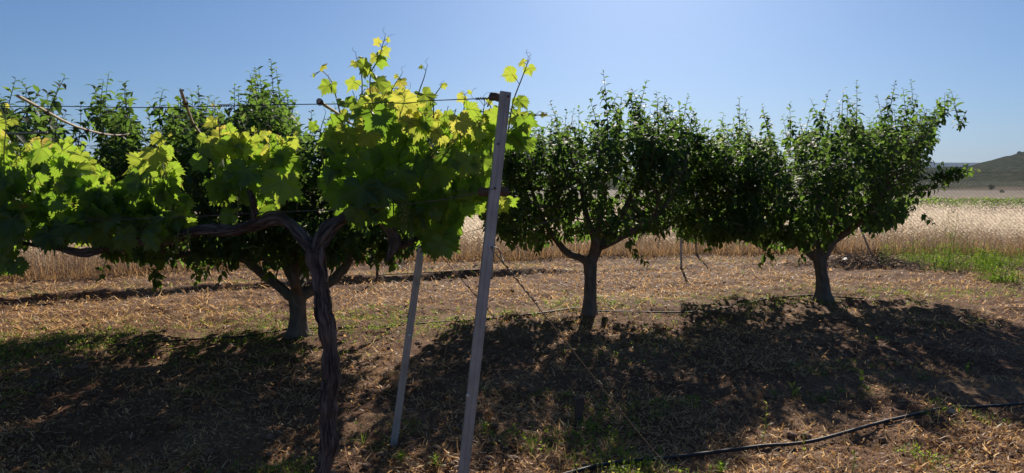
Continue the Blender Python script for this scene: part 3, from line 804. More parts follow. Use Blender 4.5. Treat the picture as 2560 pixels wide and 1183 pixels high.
# ------------------------------------------------------------------ grapevines
def grapevine(label, wood, masses, shoots, bunches, loose, seed):
    g = np.random.default_rng(seed)
    o3 = np.array(wood[0][1][0][:3]); o3[2] = 0
    root = thing('grapevine', label, 'grapevine', tuple(o3), 'grapevines on the trellis')
    for nm, pts in wood:
        p = smooth_path([(*(np.array(q[:3]) - o3), q[3] * (.9 if nm == 'trunk' else .72)) for q in pts], 40 * len(pts))
        arc = np.concatenate([[0], np.cumsum(np.linalg.norm(np.diff(p[:, :3], axis=0), axis=1))])
        big = p[:, 3].max()
        for k_ in range(3):                          # the wood kinks and swells at old pruning scars
            p[:, k_] += (vnoise(arc * 7, arc * 0 + k_, seed + 9) - .5) * big * .34 + (vnoise(arc * 24, arc * 0 + k_, seed + 10) - .5) * big * .16
        p[:, 3] *= .86 + .36 * vnoise(arc * 13, arc * 0, seed + 11) + .30 * np.maximum(vnoise(arc * 27, arc * 0 + 5, seed + 12) - .55, 0)
        mb = MB(); mb.tube(p[:, :3], p[:, 3], 60, True, .5, 0, .42, seed, 1, 5)
        # loose bark strips
        for k in range(len(pts) * 10):
            i = g.integers(3, len(p) - 28); j = i + g.integers(9, 26)
            th = g.uniform(0, 6.28)
            seg = p[i:j]
            off = np.array((math.cos(th), math.sin(th), 0.2 * math.sin(th * 3)))
            tt = np.linspace(0, 1, len(seg))
            lift = .98 + g.uniform(.05, .55) * np.clip((tt - .5) * 2 * g.choice((-1, 1)), 0, 1) ** 2
            q = seg[:, :3] + off * (seg[:, 3] * lift)[:, None]
            mb.tube(q, np.maximum(.0042 * np.sin(tt * 3.1) + .0012, .0008), 5, False, .4)
        mb.out(nm, M_VBARK, root)
    pos, tip, nrm, scl, tnt = [], [], [], [], []
    leafmb = MB(); stems = leafmb
    for (poly, d0, d1, n, young, tipdown) in masses:
        poly = np.array(poly, float)
        x0, y0 = poly.min(0); x1, y1 = poly.max(0)
        k = 0
        while k < n:
            a, c_ = g.uniform(x0, x1), g.uniform(y0, y1)
            if not in_poly(np.array([a]), np.array([c_]), poly)[0]: continue
            k += 1
            v = (c_ - y0) / (y1 - y0)
            dd = g.uniform(d0, d1)
            q = pt(a, c_, dd)
            pos.append(q)
            tip.append(np.array((g.normal(0, .45), g.normal(-.1, .35), -tipdown + g.normal(0, .35))))
            s_ = g.choice((-1, 1), p=(.6, .4))
            nrm.append(np.array((g.normal(0, .45), s_ * g.uniform(.3, 1.1), g.uniform(.1, .9))))
            yg = young * max(0, 1 - v * 1.9)
            scl.append((.042 + .056 * g.random() ** .8) * (1 - .25 * yg))
            tnt.append(np.clip(g.normal(.3, .13) + yg * .5, .02, .97))
            # petiole
            e1 = q + np.array((g.normal(0, .03), g.normal(0, .03), g.uniform(.01, .06)))
            stems.tube([q - o3, (q + e1) / 2 - o3 + g.normal(0, .006, 3), e1 - o3], [.0012, .0014, .0018], 4, False, .5, 1)
    def curl(p, v, size, par):
        v = unit(v); e1 = unit(np.cross(v, (.2, 1, .1))); e2 = np.cross(e1, v)
        t = np.linspace(0, 1, 22)[:, None]
        turn = g.uniform(1.2, 4.2) * g.choice((-1, 1))
        ph = np.maximum(t - .45, 0) * turn * 2
        path = p + v * size * (t - .9 * np.maximum(t - .45, 0)) + e1 * size * .35 * np.sin(ph) * t + v * size * .3 * (1 - np.cos(ph)) * t
        tm = MB(); tm.tube(path - o3, np.linspace(.0013, .0006, 22), 4, False); tm.out('tendril', M_TWIG, par)
    for pts, leafy, young in shoots:
        p = smooth_path(pts, 18 + int(30 * np.linalg.norm(np.array(pts[-1]) - np.array(pts[0]))))
        sm = MB(); sm.tube(p - o3, np.linspace(.0034, .0014, len(p)), 6, False, .5); par = sm.out('green_shoot', M_TWIG, root)
        arc = np.concatenate([[0], np.cumsum(np.linalg.norm(np.diff(p, axis=0), axis=1))])
        nn = max(3, int(arc[-1] / .055))
        for k in range(nn):
            u = (k + .6) / nn
            if g.random() > leafy: continue
            i = min(len(p) - 2, int(u * (len(p) - 1)))
            d_ = unit(p[i + 1] - p[i])
            sd_ = unit(np.array((1 if k % 2 else -1, g.normal(0, .5), g.normal(.1, .3))))
            pet = unit(sd_ + d_ * .6) * g.uniform(.02, .06) * (1.2 - u * .8)
            q = p[i] + pet
            stems.tube([p[i] - o3, (p[i] + q) / 2 - o3 + np.array((0, 0, .003)), q - o3], [.0014, .0012, .001], 4, False, .5, 1)
            pos.append(q)
            tip.append(sd_ * .8 + np.array((0, 0, -.55 + .9 * max(0, u - .6))) + g.normal(0, .25, 3))
            nrm.append(np.array((g.normal(0, .4), g.choice((-1, 1)) * .8, .6)))
            scl.append((.072 * (1 - u) ** .85 + .012) * g.uniform(.75, 1.15))
            tnt.append(np.clip(young * (.55 + .4 * u) + g.normal(0, .07), .05, .99))
            if g.random() < .4 and u > .3: curl(p[i], unit(-sd_ * .6 + d_ + g.normal(0, .3, 3)), g.uniform(.04, .09), par)
        curl(p[-1], unit(p[-1] - p[-3]) + g.normal(0, .2, 3), .05, par)
    for (px, py, d_, sz, t_, tx, tz) in loose:
        pos.append(pt(px, py, d_)); tip.append(np.array((tx, -.1, tz))); nrm.append(np.array((g.normal(0, .2), -1, .35)))
        scl.append(sz); tnt.append(t_)
    pos, tip, nrm, scl, tnt = map(np.array, (pos, tip, nrm, scl, tnt))
    fr = frames(tip, nrm)
    mb = leafmb; pick = g.integers(0, 5, len(pos))
    sc3 = scl[:, None] * g.uniform(.88, 1.14, (len(pos), 3))
    for k in range(5):
        s = pick == k
        mb.inst(*VL[k], pos[s] - o3, fr[s], sc3[s], tnt[s], 0, True)
    mb.out('foliage', [M_VINE, M_TWIG], root)
    for (px, py, d_, L_, w0) in bunches:
        top = pt(px, py, d_) - o3
        mb = MB()
        mb.tube([top + np.array((0, 0, .03)), top, top - np.array((.005, 0, L_))], [.002, .002, .001], 5)
        t_ = (1 + 5 ** .5) / 2
        iv = unit(np.array([(-1, t_, 0), (1, t_, 0), (-1, -t_, 0), (1, -t_, 0), (0, -1, t_), (0, 1, t_), (0, -1, -t_), (0, 1, -t_), (t_, 0, -1), (t_, 0, 1), (-t_, 0, -1), (-t_, 0, 1)]))
        iff = [(0, 11, 5), (0, 5, 1), (0, 1, 7), (0, 7, 10), (0, 10, 11), (1, 5, 9), (5, 11, 4), (11, 10, 2), (10, 7, 6), (7, 1, 8), (3, 9, 4), (3, 4, 2), (3, 2, 6), (3, 6, 8), (3, 8, 9), (4, 9, 5), (2, 4, 11), (6, 2, 10), (8, 6, 7), (9, 8, 1)]
        n_ = int(L_ * 900)
        u = g.random(n_); rr = w0 * (1 - u) ** .6 * np.sqrt(g.random(n_)); th = g.uniform(0, 6.28, n_)
        pp = top + np.stack([np.cos(th) * rr - .005 * u, np.sin(th) * rr, -u * L_], 1)
        mb.inst(iv, iff, pp, np.tile(np.eye(3), (n_, 1, 1)), g.uniform(.0028, .0048, n_), g.uniform(0, 1, n_))
        mb.out('grape_bunch', M_GRAPE, root)
    return root

def wp(px, py, d, rpx):                            # point of vine wood: radius given in photograph pixels
    return (*pt(px, py, d), rpx * .76 * d / F)
TB = 3.1
trunk_path = [(812, 1440, 34), (812, 1330, 30), (814, 1183, 27), (822, 1090, 25), (820, 1000, 24), (826, 900, 24), (816, 810, 25), (802, 735, 23), (797, 685, 24), (790, 640, 29), (795, 612, 22)]
shoot_px = []
def sh(pxs, d, leafy=.9, young=.8): return ([pt(x, y, d + .02 * i) for i, (x, y) in enumerate(pxs)], leafy, young)
right_shoots = [
    sh([(935, 330), (925, 200), (945, 150), (953, 125), (962, 95)], 3.3, .62, .85),
    sh([(912, 330), (905, 260), (905, 200), (897, 165), (890, 140)], 3.25, .6, .85),
    sh([(870, 360), (842, 250), (830, 205), (806, 178), (792, 184)], 3.2, .75, .9),
    sh([(985, 330), (978, 240), (985, 215), (1003, 188)], 3.5, .85, .85),
    sh([(1030, 320), (1045, 240), (1060, 195), (1066, 172)], 3.3, .85, .85),
    sh([(1085, 330), (1085, 250), (1100, 220), (1104, 212)], 3.5, .7, .85),
    sh([(1150, 370), (1158, 290), (1163, 245), (1160, 235)], 3.2, .7, .9),
    sh([(1190, 380), (1205, 300), (1212, 255)], 3.3, .8, .85),
    sh([(1225, 400), (1232, 310), (1228, 270)], 3.2, .9, .85),
    sh([(1270, 330), (1283, 255), (1305, 195), (1318, 160), (1320, 150)], 3.05, .9, .93),
    sh([(1235, 380), (1290, 310), (1330, 290), (1365, 290)], 3.25, .9, .9),
    sh([(560, 420), (550, 340), (545, 285), (535, 262)], 3.3, .9, .9),
    sh([(620, 420), (625, 370), (640, 335), (655, 322)], 3.4, .9, .75),
    sh([(690, 420), (700, 370), (735, 345), (748, 338)], 3.3, .9, .85),
    sh([(410, 460), (405, 390), (410, 350), (405, 338)], 3.3, .9, .8),
    sh([(540, 440), (520, 360), (520, 320)], 3.4, .9, .7),
    sh([(860, 520), (880, 430), (900, 340)], 3.25, .8, .45), sh([(985, 560), (980, 450), (960, 350)], 3.2, .8, .45),
    sh([(1030, 560), (1060, 450), (1080, 340)], 3.3, .8, .45), sh([(690, 545), (720, 470), (690, 400)], 3.2, .8, .4),
    sh([(590, 570), (600, 480), (610, 400)], 3.3, .8, .45), sh([(400, 590), (420, 500), (410, 400)], 3.25, .8, .5),
    sh([(1240, 470), (1222, 510), (1215, 530)], 3.15, .9, .7), sh([(1215, 480), (1255, 500), (1266, 520)], 3.15, .9, .75),
    sh([(810, 420), (800, 340), (812, 290)], 3.4, .8, .6),
]
grapevine('old grapevine with a shaggy bare trunk, holding the biggest leaf mass beside the posts',
    [('trunk', [wp(x, y, TB, r) for x, y, r in trunk_path]),
     ('cordon', [wp(*q) for q in ((797, 655, TB, 22), (780, 620, TB, 24), (757, 588, TB + .02, 24), (728, 558, TB + .04, 25), (692, 545, TB + .06, 25), (655, 553, TB + .08, 26),
                                  (610, 570, TB + .1, 25), (560, 575, TB + .12, 22), (500, 575, TB + .14, 21), (450, 588, TB + .16, 19), (405, 600, TB + .18, 20), (365, 600, TB + .2, 25), (330, 612, TB + .2, 21), (300, 628, TB + .2, 10))]),
     ('cordon', [wp(*q) for q in ((790, 650, TB, 24), (806, 600, TB, 28), (832, 566, TB + .02, 30), (862, 545, TB + .04, 25), (905, 528, TB + .08, 21), (945, 540, TB + .1, 20), (978, 572, TB + .12, 24),
                                  (990, 605, TB + .12, 24), (978, 630, TB + .12, 14), (965, 652, TB + .12, 5))]),
     ('cordon', [wp(*q) for q in ((985, 615, TB + .12, 16), (1020, 606, TB + .2, 12), (1050, 590, TB + .35, 9), (1062, 568, TB + .5, 6))]),
     ('spur', [wp(*q) for q in ((880, 545, TB, 12), (885, 500, TB - .02, 9), (890, 450, TB, 6))]),
     ('spur', [wp(*q) for q in ((640, 550, TB + .06, 12), (632, 500, TB + .02, 9), (620, 460, TB + .05, 6))])],
    [([(815, 410), (822, 340), (845, 300), (880, 250), (915, 215), (960, 215), (1010, 225), (1060, 245), (1105, 285), (1150, 300), (1232, 285), (1242, 340), (1236, 420), (1205, 475),
       (1165, 530), (1140, 590), (1095, 630), (1075, 615), (1040, 560), (990, 540), (940, 560), (895, 565), (860, 530), (830, 460)], 3.02, 3.9, 360, 1.0, 1.0),
     ([(545, 390), (550, 320), (580, 330), (650, 345), (700, 350), (728, 365), (725, 400), (705, 420), (710, 460), (690, 490), (665, 500), (630, 490), (600, 460), (565, 480), (545, 500), (530, 460)], 3.1, 3.9, 140, 1.0, 1.0),
     ([(345, 430), (360, 385), (415, 370), (430, 410), (445, 470), (458, 530), (465, 570), (425, 585), (390, 570), (350, 585), (315, 560), (310, 500)], 3.15, 3.9, 160, .9, 1.0),
     ([(1275, 300), (1300, 290), (1330, 300), (1320, 350), (1285, 380)], 3.1, 3.5, 11, .9, .8)],
    right_shoots,
    [(1010, 470, 3.05, .19, .035), (1016, 500, 3.1, .13, .02), (470, 585, 3.2, .07, .02), (445, 590, 3.2, .08, .02), (560, 470, 3.3, .09, .02)],
    [(312, 590, 3.15, .085, .45, .1, -1), (703, 455, 3.05, .1, .6, -.1, -1), (1085, 600, 3.4, .1, .12, .05, -1), (1115, 570, 3.3, .05, .5, .4, -.6),
     (380, 600, 3.1, .06, .5, -.4, -.5), (395, 575, 3.15, .07, .5, .2, -.9), (1220, 500, 3.12, .07, .55, -.6, -.7), (1253, 505, 3.12, .055, .75, .6, -.6), (960, 470, 3.0, .1, .1, 0, -1), (1000, 430, 3.0, .095, .1, .1, -1),
     (900, 470, 3.0, .095, .12, -.1, -1), (1010, 250, 3.05, .085, .8, -.3, -.9), (940, 290, 3.0, .09, .12, .4, -.8), (1150, 300, 3.1, .07, .85, .3, -.9)], 51)
left_shoots = [sh([(20, 520), (10, 400), (15, 310), (10, 255)], 3.35, .9, .8), sh([(-30, 500), (-25, 380), (-20, 280)], 3.35, .9, .8), sh([(100, 480), (90, 390), (85, 345)], 3.4, .9, .8),
               sh([(200, 480), (195, 400), (205, 355)], 3.5, .9, .6), sh([(140, 560), (150, 470), (150, 390)], 3.3, .8, .4), sh([(260, 560), (262, 480), (250, 420)], 3.3, .8, .4),
               sh([(10, 560), (20, 640), (30, 690)], 3.3, .9, .5), sh([(60, 520), (45, 440), (40, 380)], 3.4, .9, .6)]
grapevine('grapevine at the left edge with a thin knobby cordon and dark shaded leaves',
    [('trunk', [wp(*q) for q in ((-420, 1420, 3.4, 26), (-425, 1150, 3.4, 22), (-420, 900, 3.4, 20), (-400, 690, 3.4, 22), (-385, 640, 3.4, 18))]),
     ('cordon', [wp(*q) for q in ((-395, 660, 3.4, 16), (-340, 615, 3.4, 15), (-200, 600, 3.38, 12), (-60, 602, 3.36, 9), (30, 606, 3.35, 9), (90, 614, 3.34, 10), (140, 622, 3.33, 10), (185, 630, 3.32, 15), (215, 634, 3.31, 19),
                                  (245, 630, 3.3, 15), (275, 622, 3.3, 10), (300, 612, 3.3, 6))]),
     ('spur', [wp(*q) for q in ((240, 630, 3.3, 7), (250, 600, 3.3, 6), (255, 560, 3.3, 4))]),
     ('spur', [wp(*q) for q in ((120, 615, 3.33, 7), (118, 580, 3.33, 6), (125, 540, 3.33, 4))])],
    [([(0, 380), (60, 365), (110, 355), (180, 360), (225, 400), (260, 445), (300, 465), (305, 550), (260, 590), (220, 590), (130, 590), (60, 600), (0, 600)], 3.15, 4.1, 340, .55, 1.0),
     ([(-160, 290), (-10, 285), (20, 300), (25, 350), (10, 450), (0, 520), (25, 640), (10, 670), (-160, 650)], 3.2, 4.3, 130, .9, 1.0),
     ([(-420, 300), (-160, 290), (-160, 620), (-420, 620)], 3.2, 4.3, 160, .8, 1.0)],
    left_shoots, [], [(20, 590, 3.2, .07, .5, .3, -.6), (5, 640, 3.25, .08, .5, -.1, -1), (140, 590, 3.2, .06, .45, .4, -.7), (40, 660, 3.25, .06, .2, .4, -.8)], 67)

# ------------------------------------------------------------------ fence
def fence(label, line, h, posts, wires_z, group, hole=.095):
    line = np.array(line, float)
    o3 = np.array((*line[0], 0))
    root = thing('chain_link_fence', label, 'fence', tuple(o3), group)
    segl = np.linalg.norm(np.diff(line, axis=0), axis=1); arc = np.concatenate([[0], np.cumsum(segl)]); L_ = arc[-1]
    def at(s): return np.stack([np.interp(s, arc, line[:, 0]), np.interp(s, arc, line[:, 1])], -1)
    s0 = np.arange(-h, L_, hole)
    mb = MB()
    nseg = 8
    tv = np.array([(math.cos(a) * 1.0, math.sin(a) * 1.0) for a in (0, 2.094, 4.189)])
    for sgn in (1, -1):
        for s in s0:
            zs = np.linspace(.04, h, nseg)
            ss = s + (zs if sgn > 0 else h - zs)
            ok = (ss >= 0) & (ss <= L_)
            if ok.sum() < 2: continue
            xy = at(ss[ok]); z = zs[ok]
            k = len(z)
            c_ = np.stack([xy[:, 0] - o3[0], xy[:, 1] - o3[1] + sgn * .0015 + .03 * (vnoise(ss[ok] * .8, z * 1.5, 44) - .5), z], 1)
            V = np.concatenate([c_ + np.array((.0021 * a, .0021 * b_, .0021 * a)) for a, b_ in tv])
            f = [(i + p * k, i + 1 + p * k, i + 1 + ((p + 1) % 3) * k, i + ((p + 1) % 3) * k) for i in range(k - 1) for p in range(3)]
            mb.add(V, f)
    mb.out('chain_mesh', M_CHAIN, root)
    for z in wires_z:
        ss = np.linspace(0, L_, 60); xy = at(ss)
        mb = MB(); mb.tube(np.stack([xy[:, 0] - o3[0], xy[:, 1] - o3[1] - .006, np.full(60, z) - .02 * np.sin(ss * 1.2) ** 2], 1), .002, 4); mb.out('line_wire', M_CHAIN, root)
    for a, bb, r in posts:
        mb = MB(); mb.tube([np.array(a) - o3, (np.array(a) + bb) / 2 - o3, np.array(bb) - o3], r, 10); mb.out('fence_post', M_STEEL, root)
    return root
def fpost(x, y, h=2.05): return ((x, y - .03, -.05), (x, y - .03, h), .025)
pa = [fpost(x, seg_line(x, FENCE_A)) for x in (-21, -17.5, -14, -10.6, -7.2, -3.8, -.4, 4.4)]
cn = np.array((7.9, 17.9, 0))
fence('chain link fence running behind the fruit trees, oats pressing on its wires', FENCE_A, 2.0, pa, (.05, 1.05, 1.98), 'runs of chain link fence')
fence('chain link fence right of the corner post, crossing before the distant hill', FENCE_B, 2.0,
      [((7.9, 17.86, -.05), (7.9, 17.86, 2.1), .032), ((8.75, 17.7, -.05), (8.0, 17.84, 1.75), .022), ((7.35, 17.4, -.05), (7.84, 17.8, 1.75), .022)] +
      [fpost(x, seg_line(x, FENCE_B)) for x in (16.2, 20.0, 24.0)], (.05, 1.28, 1.98), 'runs of chain link fence')

# ------------------------------------------------------------------ stakes
def stake(label, px, py, h, r, m_, lean=(0, 0), cat='stake', name='stake', group='stakes along the drip ridge'):
    g_ = gp(px, py); z = float(ground_z(g_[0], g_[1]))
    p = np.linspace(0, 1, 9)[:, None] * np.array((lean[0], lean[1], h)) + np.array((0, 0, -.05)) + rng.normal(0, .002, (9, 3))
    mb = MB(); mb.tube(p, r * np.linspace(1.06, .94, 9), 10, True, .5, 0, .1, px)
    o = mb.out(name, m_); o.location = (g_[0], g_[1], z)
    return tag(o, label, cat, group)
stake('brown wooden stake between the grapevine trunk and the rear steel post', 943, 708, 1.0, .021, M_DARKWOOD, (.01, 0))
stake('grey stake half hidden by the right edge of the front steel post', 1230, 690, 1.2, .019, M_STEEL, (.01, 0))
stake('slim grey stake seen between the two right hand tree crowns', 1703, 671, 1.3, .021, M_STEEL, (-.03, 0))
stake('pale grey stake behind the left limb of the forked tree', 660, 700, 1.0, .019, M_STEEL)
g_ = gp(1447, 1062)
mb = MB(); mb.box((0, 0, .07), (.055, .03, .22), ((.98, 0, .06), (0, 1, 0), (-.06, 0, .98))); mb.box((.004, -.004, .183), (.07, .04, .012), ((.96, .1, -.2), (-.1, .99, 0), (.2, 0, .98)))
o = mb.out('peg', M_DARKWOOD, None, False); o.location = g_
tag(o, 'short dark wooden peg driven into the shaded soil', 'peg')

# ------------------------------------------------------------------ hoses
def hose(label, pxs, r, ext=(), group='black drip hoses', lift=.004):
    p = np.array([gp(x, y) for x, y in pxs])
    if len(ext): p = np.vstack([np.array(ext), p])
    p = smooth_path(p, 140)
    rad = np.full(len(p), r)
    p[:, 2] = ground_z(p[:, 0], p[:, 1]) + r * .7
    k = np.hanning(63)[1:-1]; k /= k.sum(); z = np.convolve(np.pad(p[:, 2], 30, 'edge'), k, 'valid'); p[:, 2] = z + .12 * np.maximum(p[:, 2] - z, 0) + lift
    o3 = p[0].copy(); mb = MB(); mb.tube(p - o3, rad, 12)
    o = mb.out('drip_hose', M_HOSE); o.location = o3
    return tag(o, label, 'hose', group)
hose('thick black drip hose curving across the soil in the right foreground', [(1400, 1212), (1490, 1184), (1560, 1167), (1680, 1150), (1830, 1127), (1900, 1117), (1990, 1111), (2060, 1100), (2180, 1070), (2300, 1044), (2380, 1029), (2480, 1022), (2560, 1015), (2700, 1000)], .0108, lift=.015)
hose('thin black drip hose passing the foot of all the fruit trees', [(-150, 905), (0, 891), (110, 886), (250, 878), (400, 862), (560, 850), (640, 842), (720, 828), (850, 824), (960, 821), (1080, 812), (1170, 806), (1280, 795), (1350, 787),
      (1440, 774), (1462, 776), (1500, 781), (1600, 783), (1720, 783), (1800, 775), (1880, 757), (1940, 745), (2030, 738), (2080, 741), (2165, 747)], .0095)
hose('thin black drip hose lying along the far ridge of the stakes', [(-120, 782), (150, 757), (330, 745), (420, 738), (560, 730), (800, 714), (930, 705), (1100, 694), (1225, 685)], .009)

# ------------------------------------------------------------------ ground cover
def scatter(n, xr, yr, keep, seed):
    g = np.random.default_rng(seed)
    # density falls with distance: sample y by inverse square
    u = g.random(n); y = 1 / (1 / yr[0] + u * (1 / yr[1] - 1 / yr[0]))
    half = np.minimum(xr, y * .80 + 1.2)
    x = g.uniform(-1, 1, n) * half
    k = g.random(n) < keep(x, y)
    return x[k], y[k], g

HOSE1 = np.array([gp(x, y)[:2] for x, y in [(1490, 1184), (1680, 1150), (1830, 1127), (1990, 1111), (2180, 1070), (2380, 1029), (2560, 1015), (2700, 1000)]])
HOSE2 = np.array([gp(x, y)[:2] for x, y in [(-150, 905), (0, 891), (400, 862), (640, 842), (850, 824), (1170, 806), (1440, 774), (1720, 783), (1940, 745), (2080, 741)]])
fence_y = lambda x: seg_line(x, FENCE_ALL)
def straw_keep(x, y):
    hy = seg_line(x, HOSE1)
    pat = vnoise(x * .9, y * .9, 51) * .65 + vnoise(x * 3, y * 3, 52) * .35
    k = np.clip((pat - .34) * 2.8, .05, 1)
    band = np.clip((y - seg_line(x, HOSE2) - .6) / 1.2, 0, 1)          # thick mown straw beyond the tree row
    return np.clip(k * (.42 + .58 * band) + .3 * band, 0, 1) * (y < fence_y(x) + .5) * ((np.abs(y - hy) > .035) | (x < .4))
x, y, g = scatter(300000, 15, (3.2, 19), straw_keep, 61)
n = len(x)
a = g.uniform(0, 2 * math.pi, n)
tipv = np.stack([np.cos(a), np.sin(a) * .8, np.abs(g.normal(.1, .55, n))], 1)
fr = frames(tipv, np.stack([g.normal(0, .5, n), g.normal(0, .5, n), np.ones(n)], 1))
L_ = (g.gamma(4, .011, n) + .015) * np.clip(.35 + y * .08, .5, 1.2); W_ = g.uniform(.003, .007, n) * (1 + y * .08)
mb = MB(); mb.inst(*BLADE, np.stack([x, y, ground_z(x, y) + .006], 1), fr, np.stack([W_, L_, L_], 1), np.clip(g.normal(.58, .22, n), 0, 1))
x, y, g = scatter(60000, 15, (3.2, 18), lambda x, y: (vnoise(x * 1.4 + 9, y * 1.4, 53) > .32) * 1.0 * (y < fence_y(x)), 62)
n = len(x)                                         # dead leaves and bark crumbs
a = g.uniform(0, 2 * math.pi, n)
fr = frames(np.stack([np.cos(a), np.sin(a), np.abs(g.normal(0, .7, n))], 1), np.stack([g.normal(0, .8, n), g.normal(0, .8, n), np.ones(n)], 1))
s_ = (g.gamma(2.5, .0055, n) + .006) * np.clip(.35 + y * .075, .5, 1.4)
mb.inst(*SPRIG, np.stack([x, y, ground_z(x, y) + .008], 1), fr, np.stack([s_ * 1.2, s_, s_], 1), np.clip(g.normal(.35, .25, n), 0, 1))
stuff(mb.out('straw_litter', M_STRAW), 'dry straw, broken stems and dead leaves strewn over the soil', 'straw')

def weed_keep(x, y):
    dr = y - seg_line(x, HOSE2)
    row = np.exp(-((dr - .25) / .8) ** 2) * (.35 + .65 * (vnoise(x * 1.1, y * 1.1, 71) > .42))
    row *= np.where(x < -1.5, 1.2, 1.0)
    rid = seg_line(x, RIDGE); r2 = np.exp(-((y - rid - .75) / .5) ** 2) * .8 * (vnoise(x * .8, y, 72) > .35)
    fore = (y < 5.6) * (vnoise(x * 1.6, y * 1.6, 73) > .66) * .25
    any_ = (vnoise(x * 1.3, y * 1.3, 74) > .70) * .16
    return np.clip(row + r2 + fore + any_, 0, 1) * (y < fence_y(x))
x, y, g = scatter(36000, 14, (3.3, 17), weed_keep, 63)
mb = MB(); n = len(x)
k = 7
xx = np.repeat(x, k) + g.normal(0, .022, n * k); yy = np.repeat(y, k) + g.normal(0, .022, n * k)
hgt = np.repeat(g.gamma(3, .010, n), k) * g.uniform(.2, 1.3, n * k)
a = g.uniform(0, 2 * math.pi, n * k)
fr = frames(np.stack([np.cos(a), np.sin(a), g.uniform(.1, 1.3, n * k)], 1), np.stack([g.normal(0, .3, n * k), g.normal(0, .3, n * k), np.ones(n * k)], 1))
s_ = g.uniform(.014, .036, n * k)
mb.inst(*SPRIG, np.stack([xx, yy, ground_z(xx, yy) + hgt], 1), fr, np.stack([s_ * .9, s_, s_], 1), np.clip(np.repeat(g.normal(.5, .18, n), k) + g.normal(0, .08, n * k), 0, 1))
x2, y2, g = scatter(9000, 14, (3.3, 17), weed_keep, 64); n = len(x2); k = 6
xx = np.repeat(x2, k) + g.normal(0, .02, n * k); yy = np.repeat(y2, k) + g.normal(0, .02, n * k)
a = g.uniform(0, 2 * math.pi, n * k)
fr = frames(np.stack([np.cos(a) * .5, np.sin(a) * .5, np.ones(n * k)], 1), np.stack([np.cos(a), np.sin(a), .3 * np.ones(n * k)], 1))
s_ = g.uniform(.03, .085, n * k)
mb.inst(*BLADE, np.stack([xx, yy, ground_z(xx, yy)], 1), fr, np.stack([g.uniform(.002, .004, n * k), s_, s_], 1), np.clip(g.normal(.5, .2, n * k), 0, 1))
stuff(mb.out('ground_weeds', M_WEED), 'low green weeds and grass scattered over the orchard soil', 'weeds')

# standing dry stems in the shade
x, y, g = scatter(3600, 12, (3.3, 9.5), lambda x, y: (vnoise(x * 1.1 + 3, y * 1.1, 81) > .45) * .8, 65)
n = len(x); a = g.uniform(0, 2 * math.pi, n); tl = g.uniform(.3, 2.2, n)
fr = frames(np.stack([np.cos(a) * tl, np.sin(a) * tl, np.ones(n)], 1), np.stack([np.cos(a), np.sin(a), .2 * np.ones(n)], 1))
L_ = g.gamma(4, .024, n) + .02
mb = MB(); mb.inst(*BLADE, np.stack([x, y, ground_z(x, y)], 1), fr, np.stack([g.uniform(.0016, .0032, n), L_, L_], 1), np.clip(g.normal(.55, .25, n), 0, 1))
stuff(mb.out('dry_grass', M_STRAW), 'thin dry grass stems standing in the shade of the trees', 'dry grass')

# clods of earth
x, y, g = scatter(2600, 13, (3.2, 15), lambda x, y: .25 + .75 * (vnoise(x * .8 + 7, y * .8, 55) > .55), 66)
n = len(x)
iv = np.array([(math.cos(t) * math.cos(p), math.sin(t) * math.cos(p), math.sin(p)) for p in (-.9, -.1, .7) for t in np.linspace(0, 2 * math.pi, 7)[:-1]] + [(0, 0, 1)])
iv *= (1 + rng.normal(0, .14, len(iv)))[:, None]
ff = [(r_ * 6 + i, r_ * 6 + (i + 1) % 6, r_ * 6 + 6 + (i + 1) % 6, r_ * 6 + 6 + i) for r_ in (0, 1) for i in range(6)] + [(12 + i, 12 + (i + 1) % 6, 18) for i in range(6)]
a = g.uniform(0, 6.28, n)
fr = frames(np.stack([np.cos(a), np.sin(a), g.normal(0, .2, n)], 1), np.stack([g.normal(0, .3, n), g.normal(0, .3, n), np.ones(n)], 1))
s_ = g.gamma(1.8, .006, n) + .005
M_CLOD = plain('earth_clod', (.19, .11, .068), .95, 0, .4, 30, .5)
mb = MB(); mb.inst(iv, ff, np.stack([x, y, ground_z(x, y) + s_ * .3], 1), fr, np.stack([s_ * g.uniform(.8, 1.4, n), s_, s_ * .7], 1), g.random(n))
stuff(mb.out('earth_clods', M_CLOD, None, False), 'crumbled reddish earth clods lying over the orchard soil', 'clods')

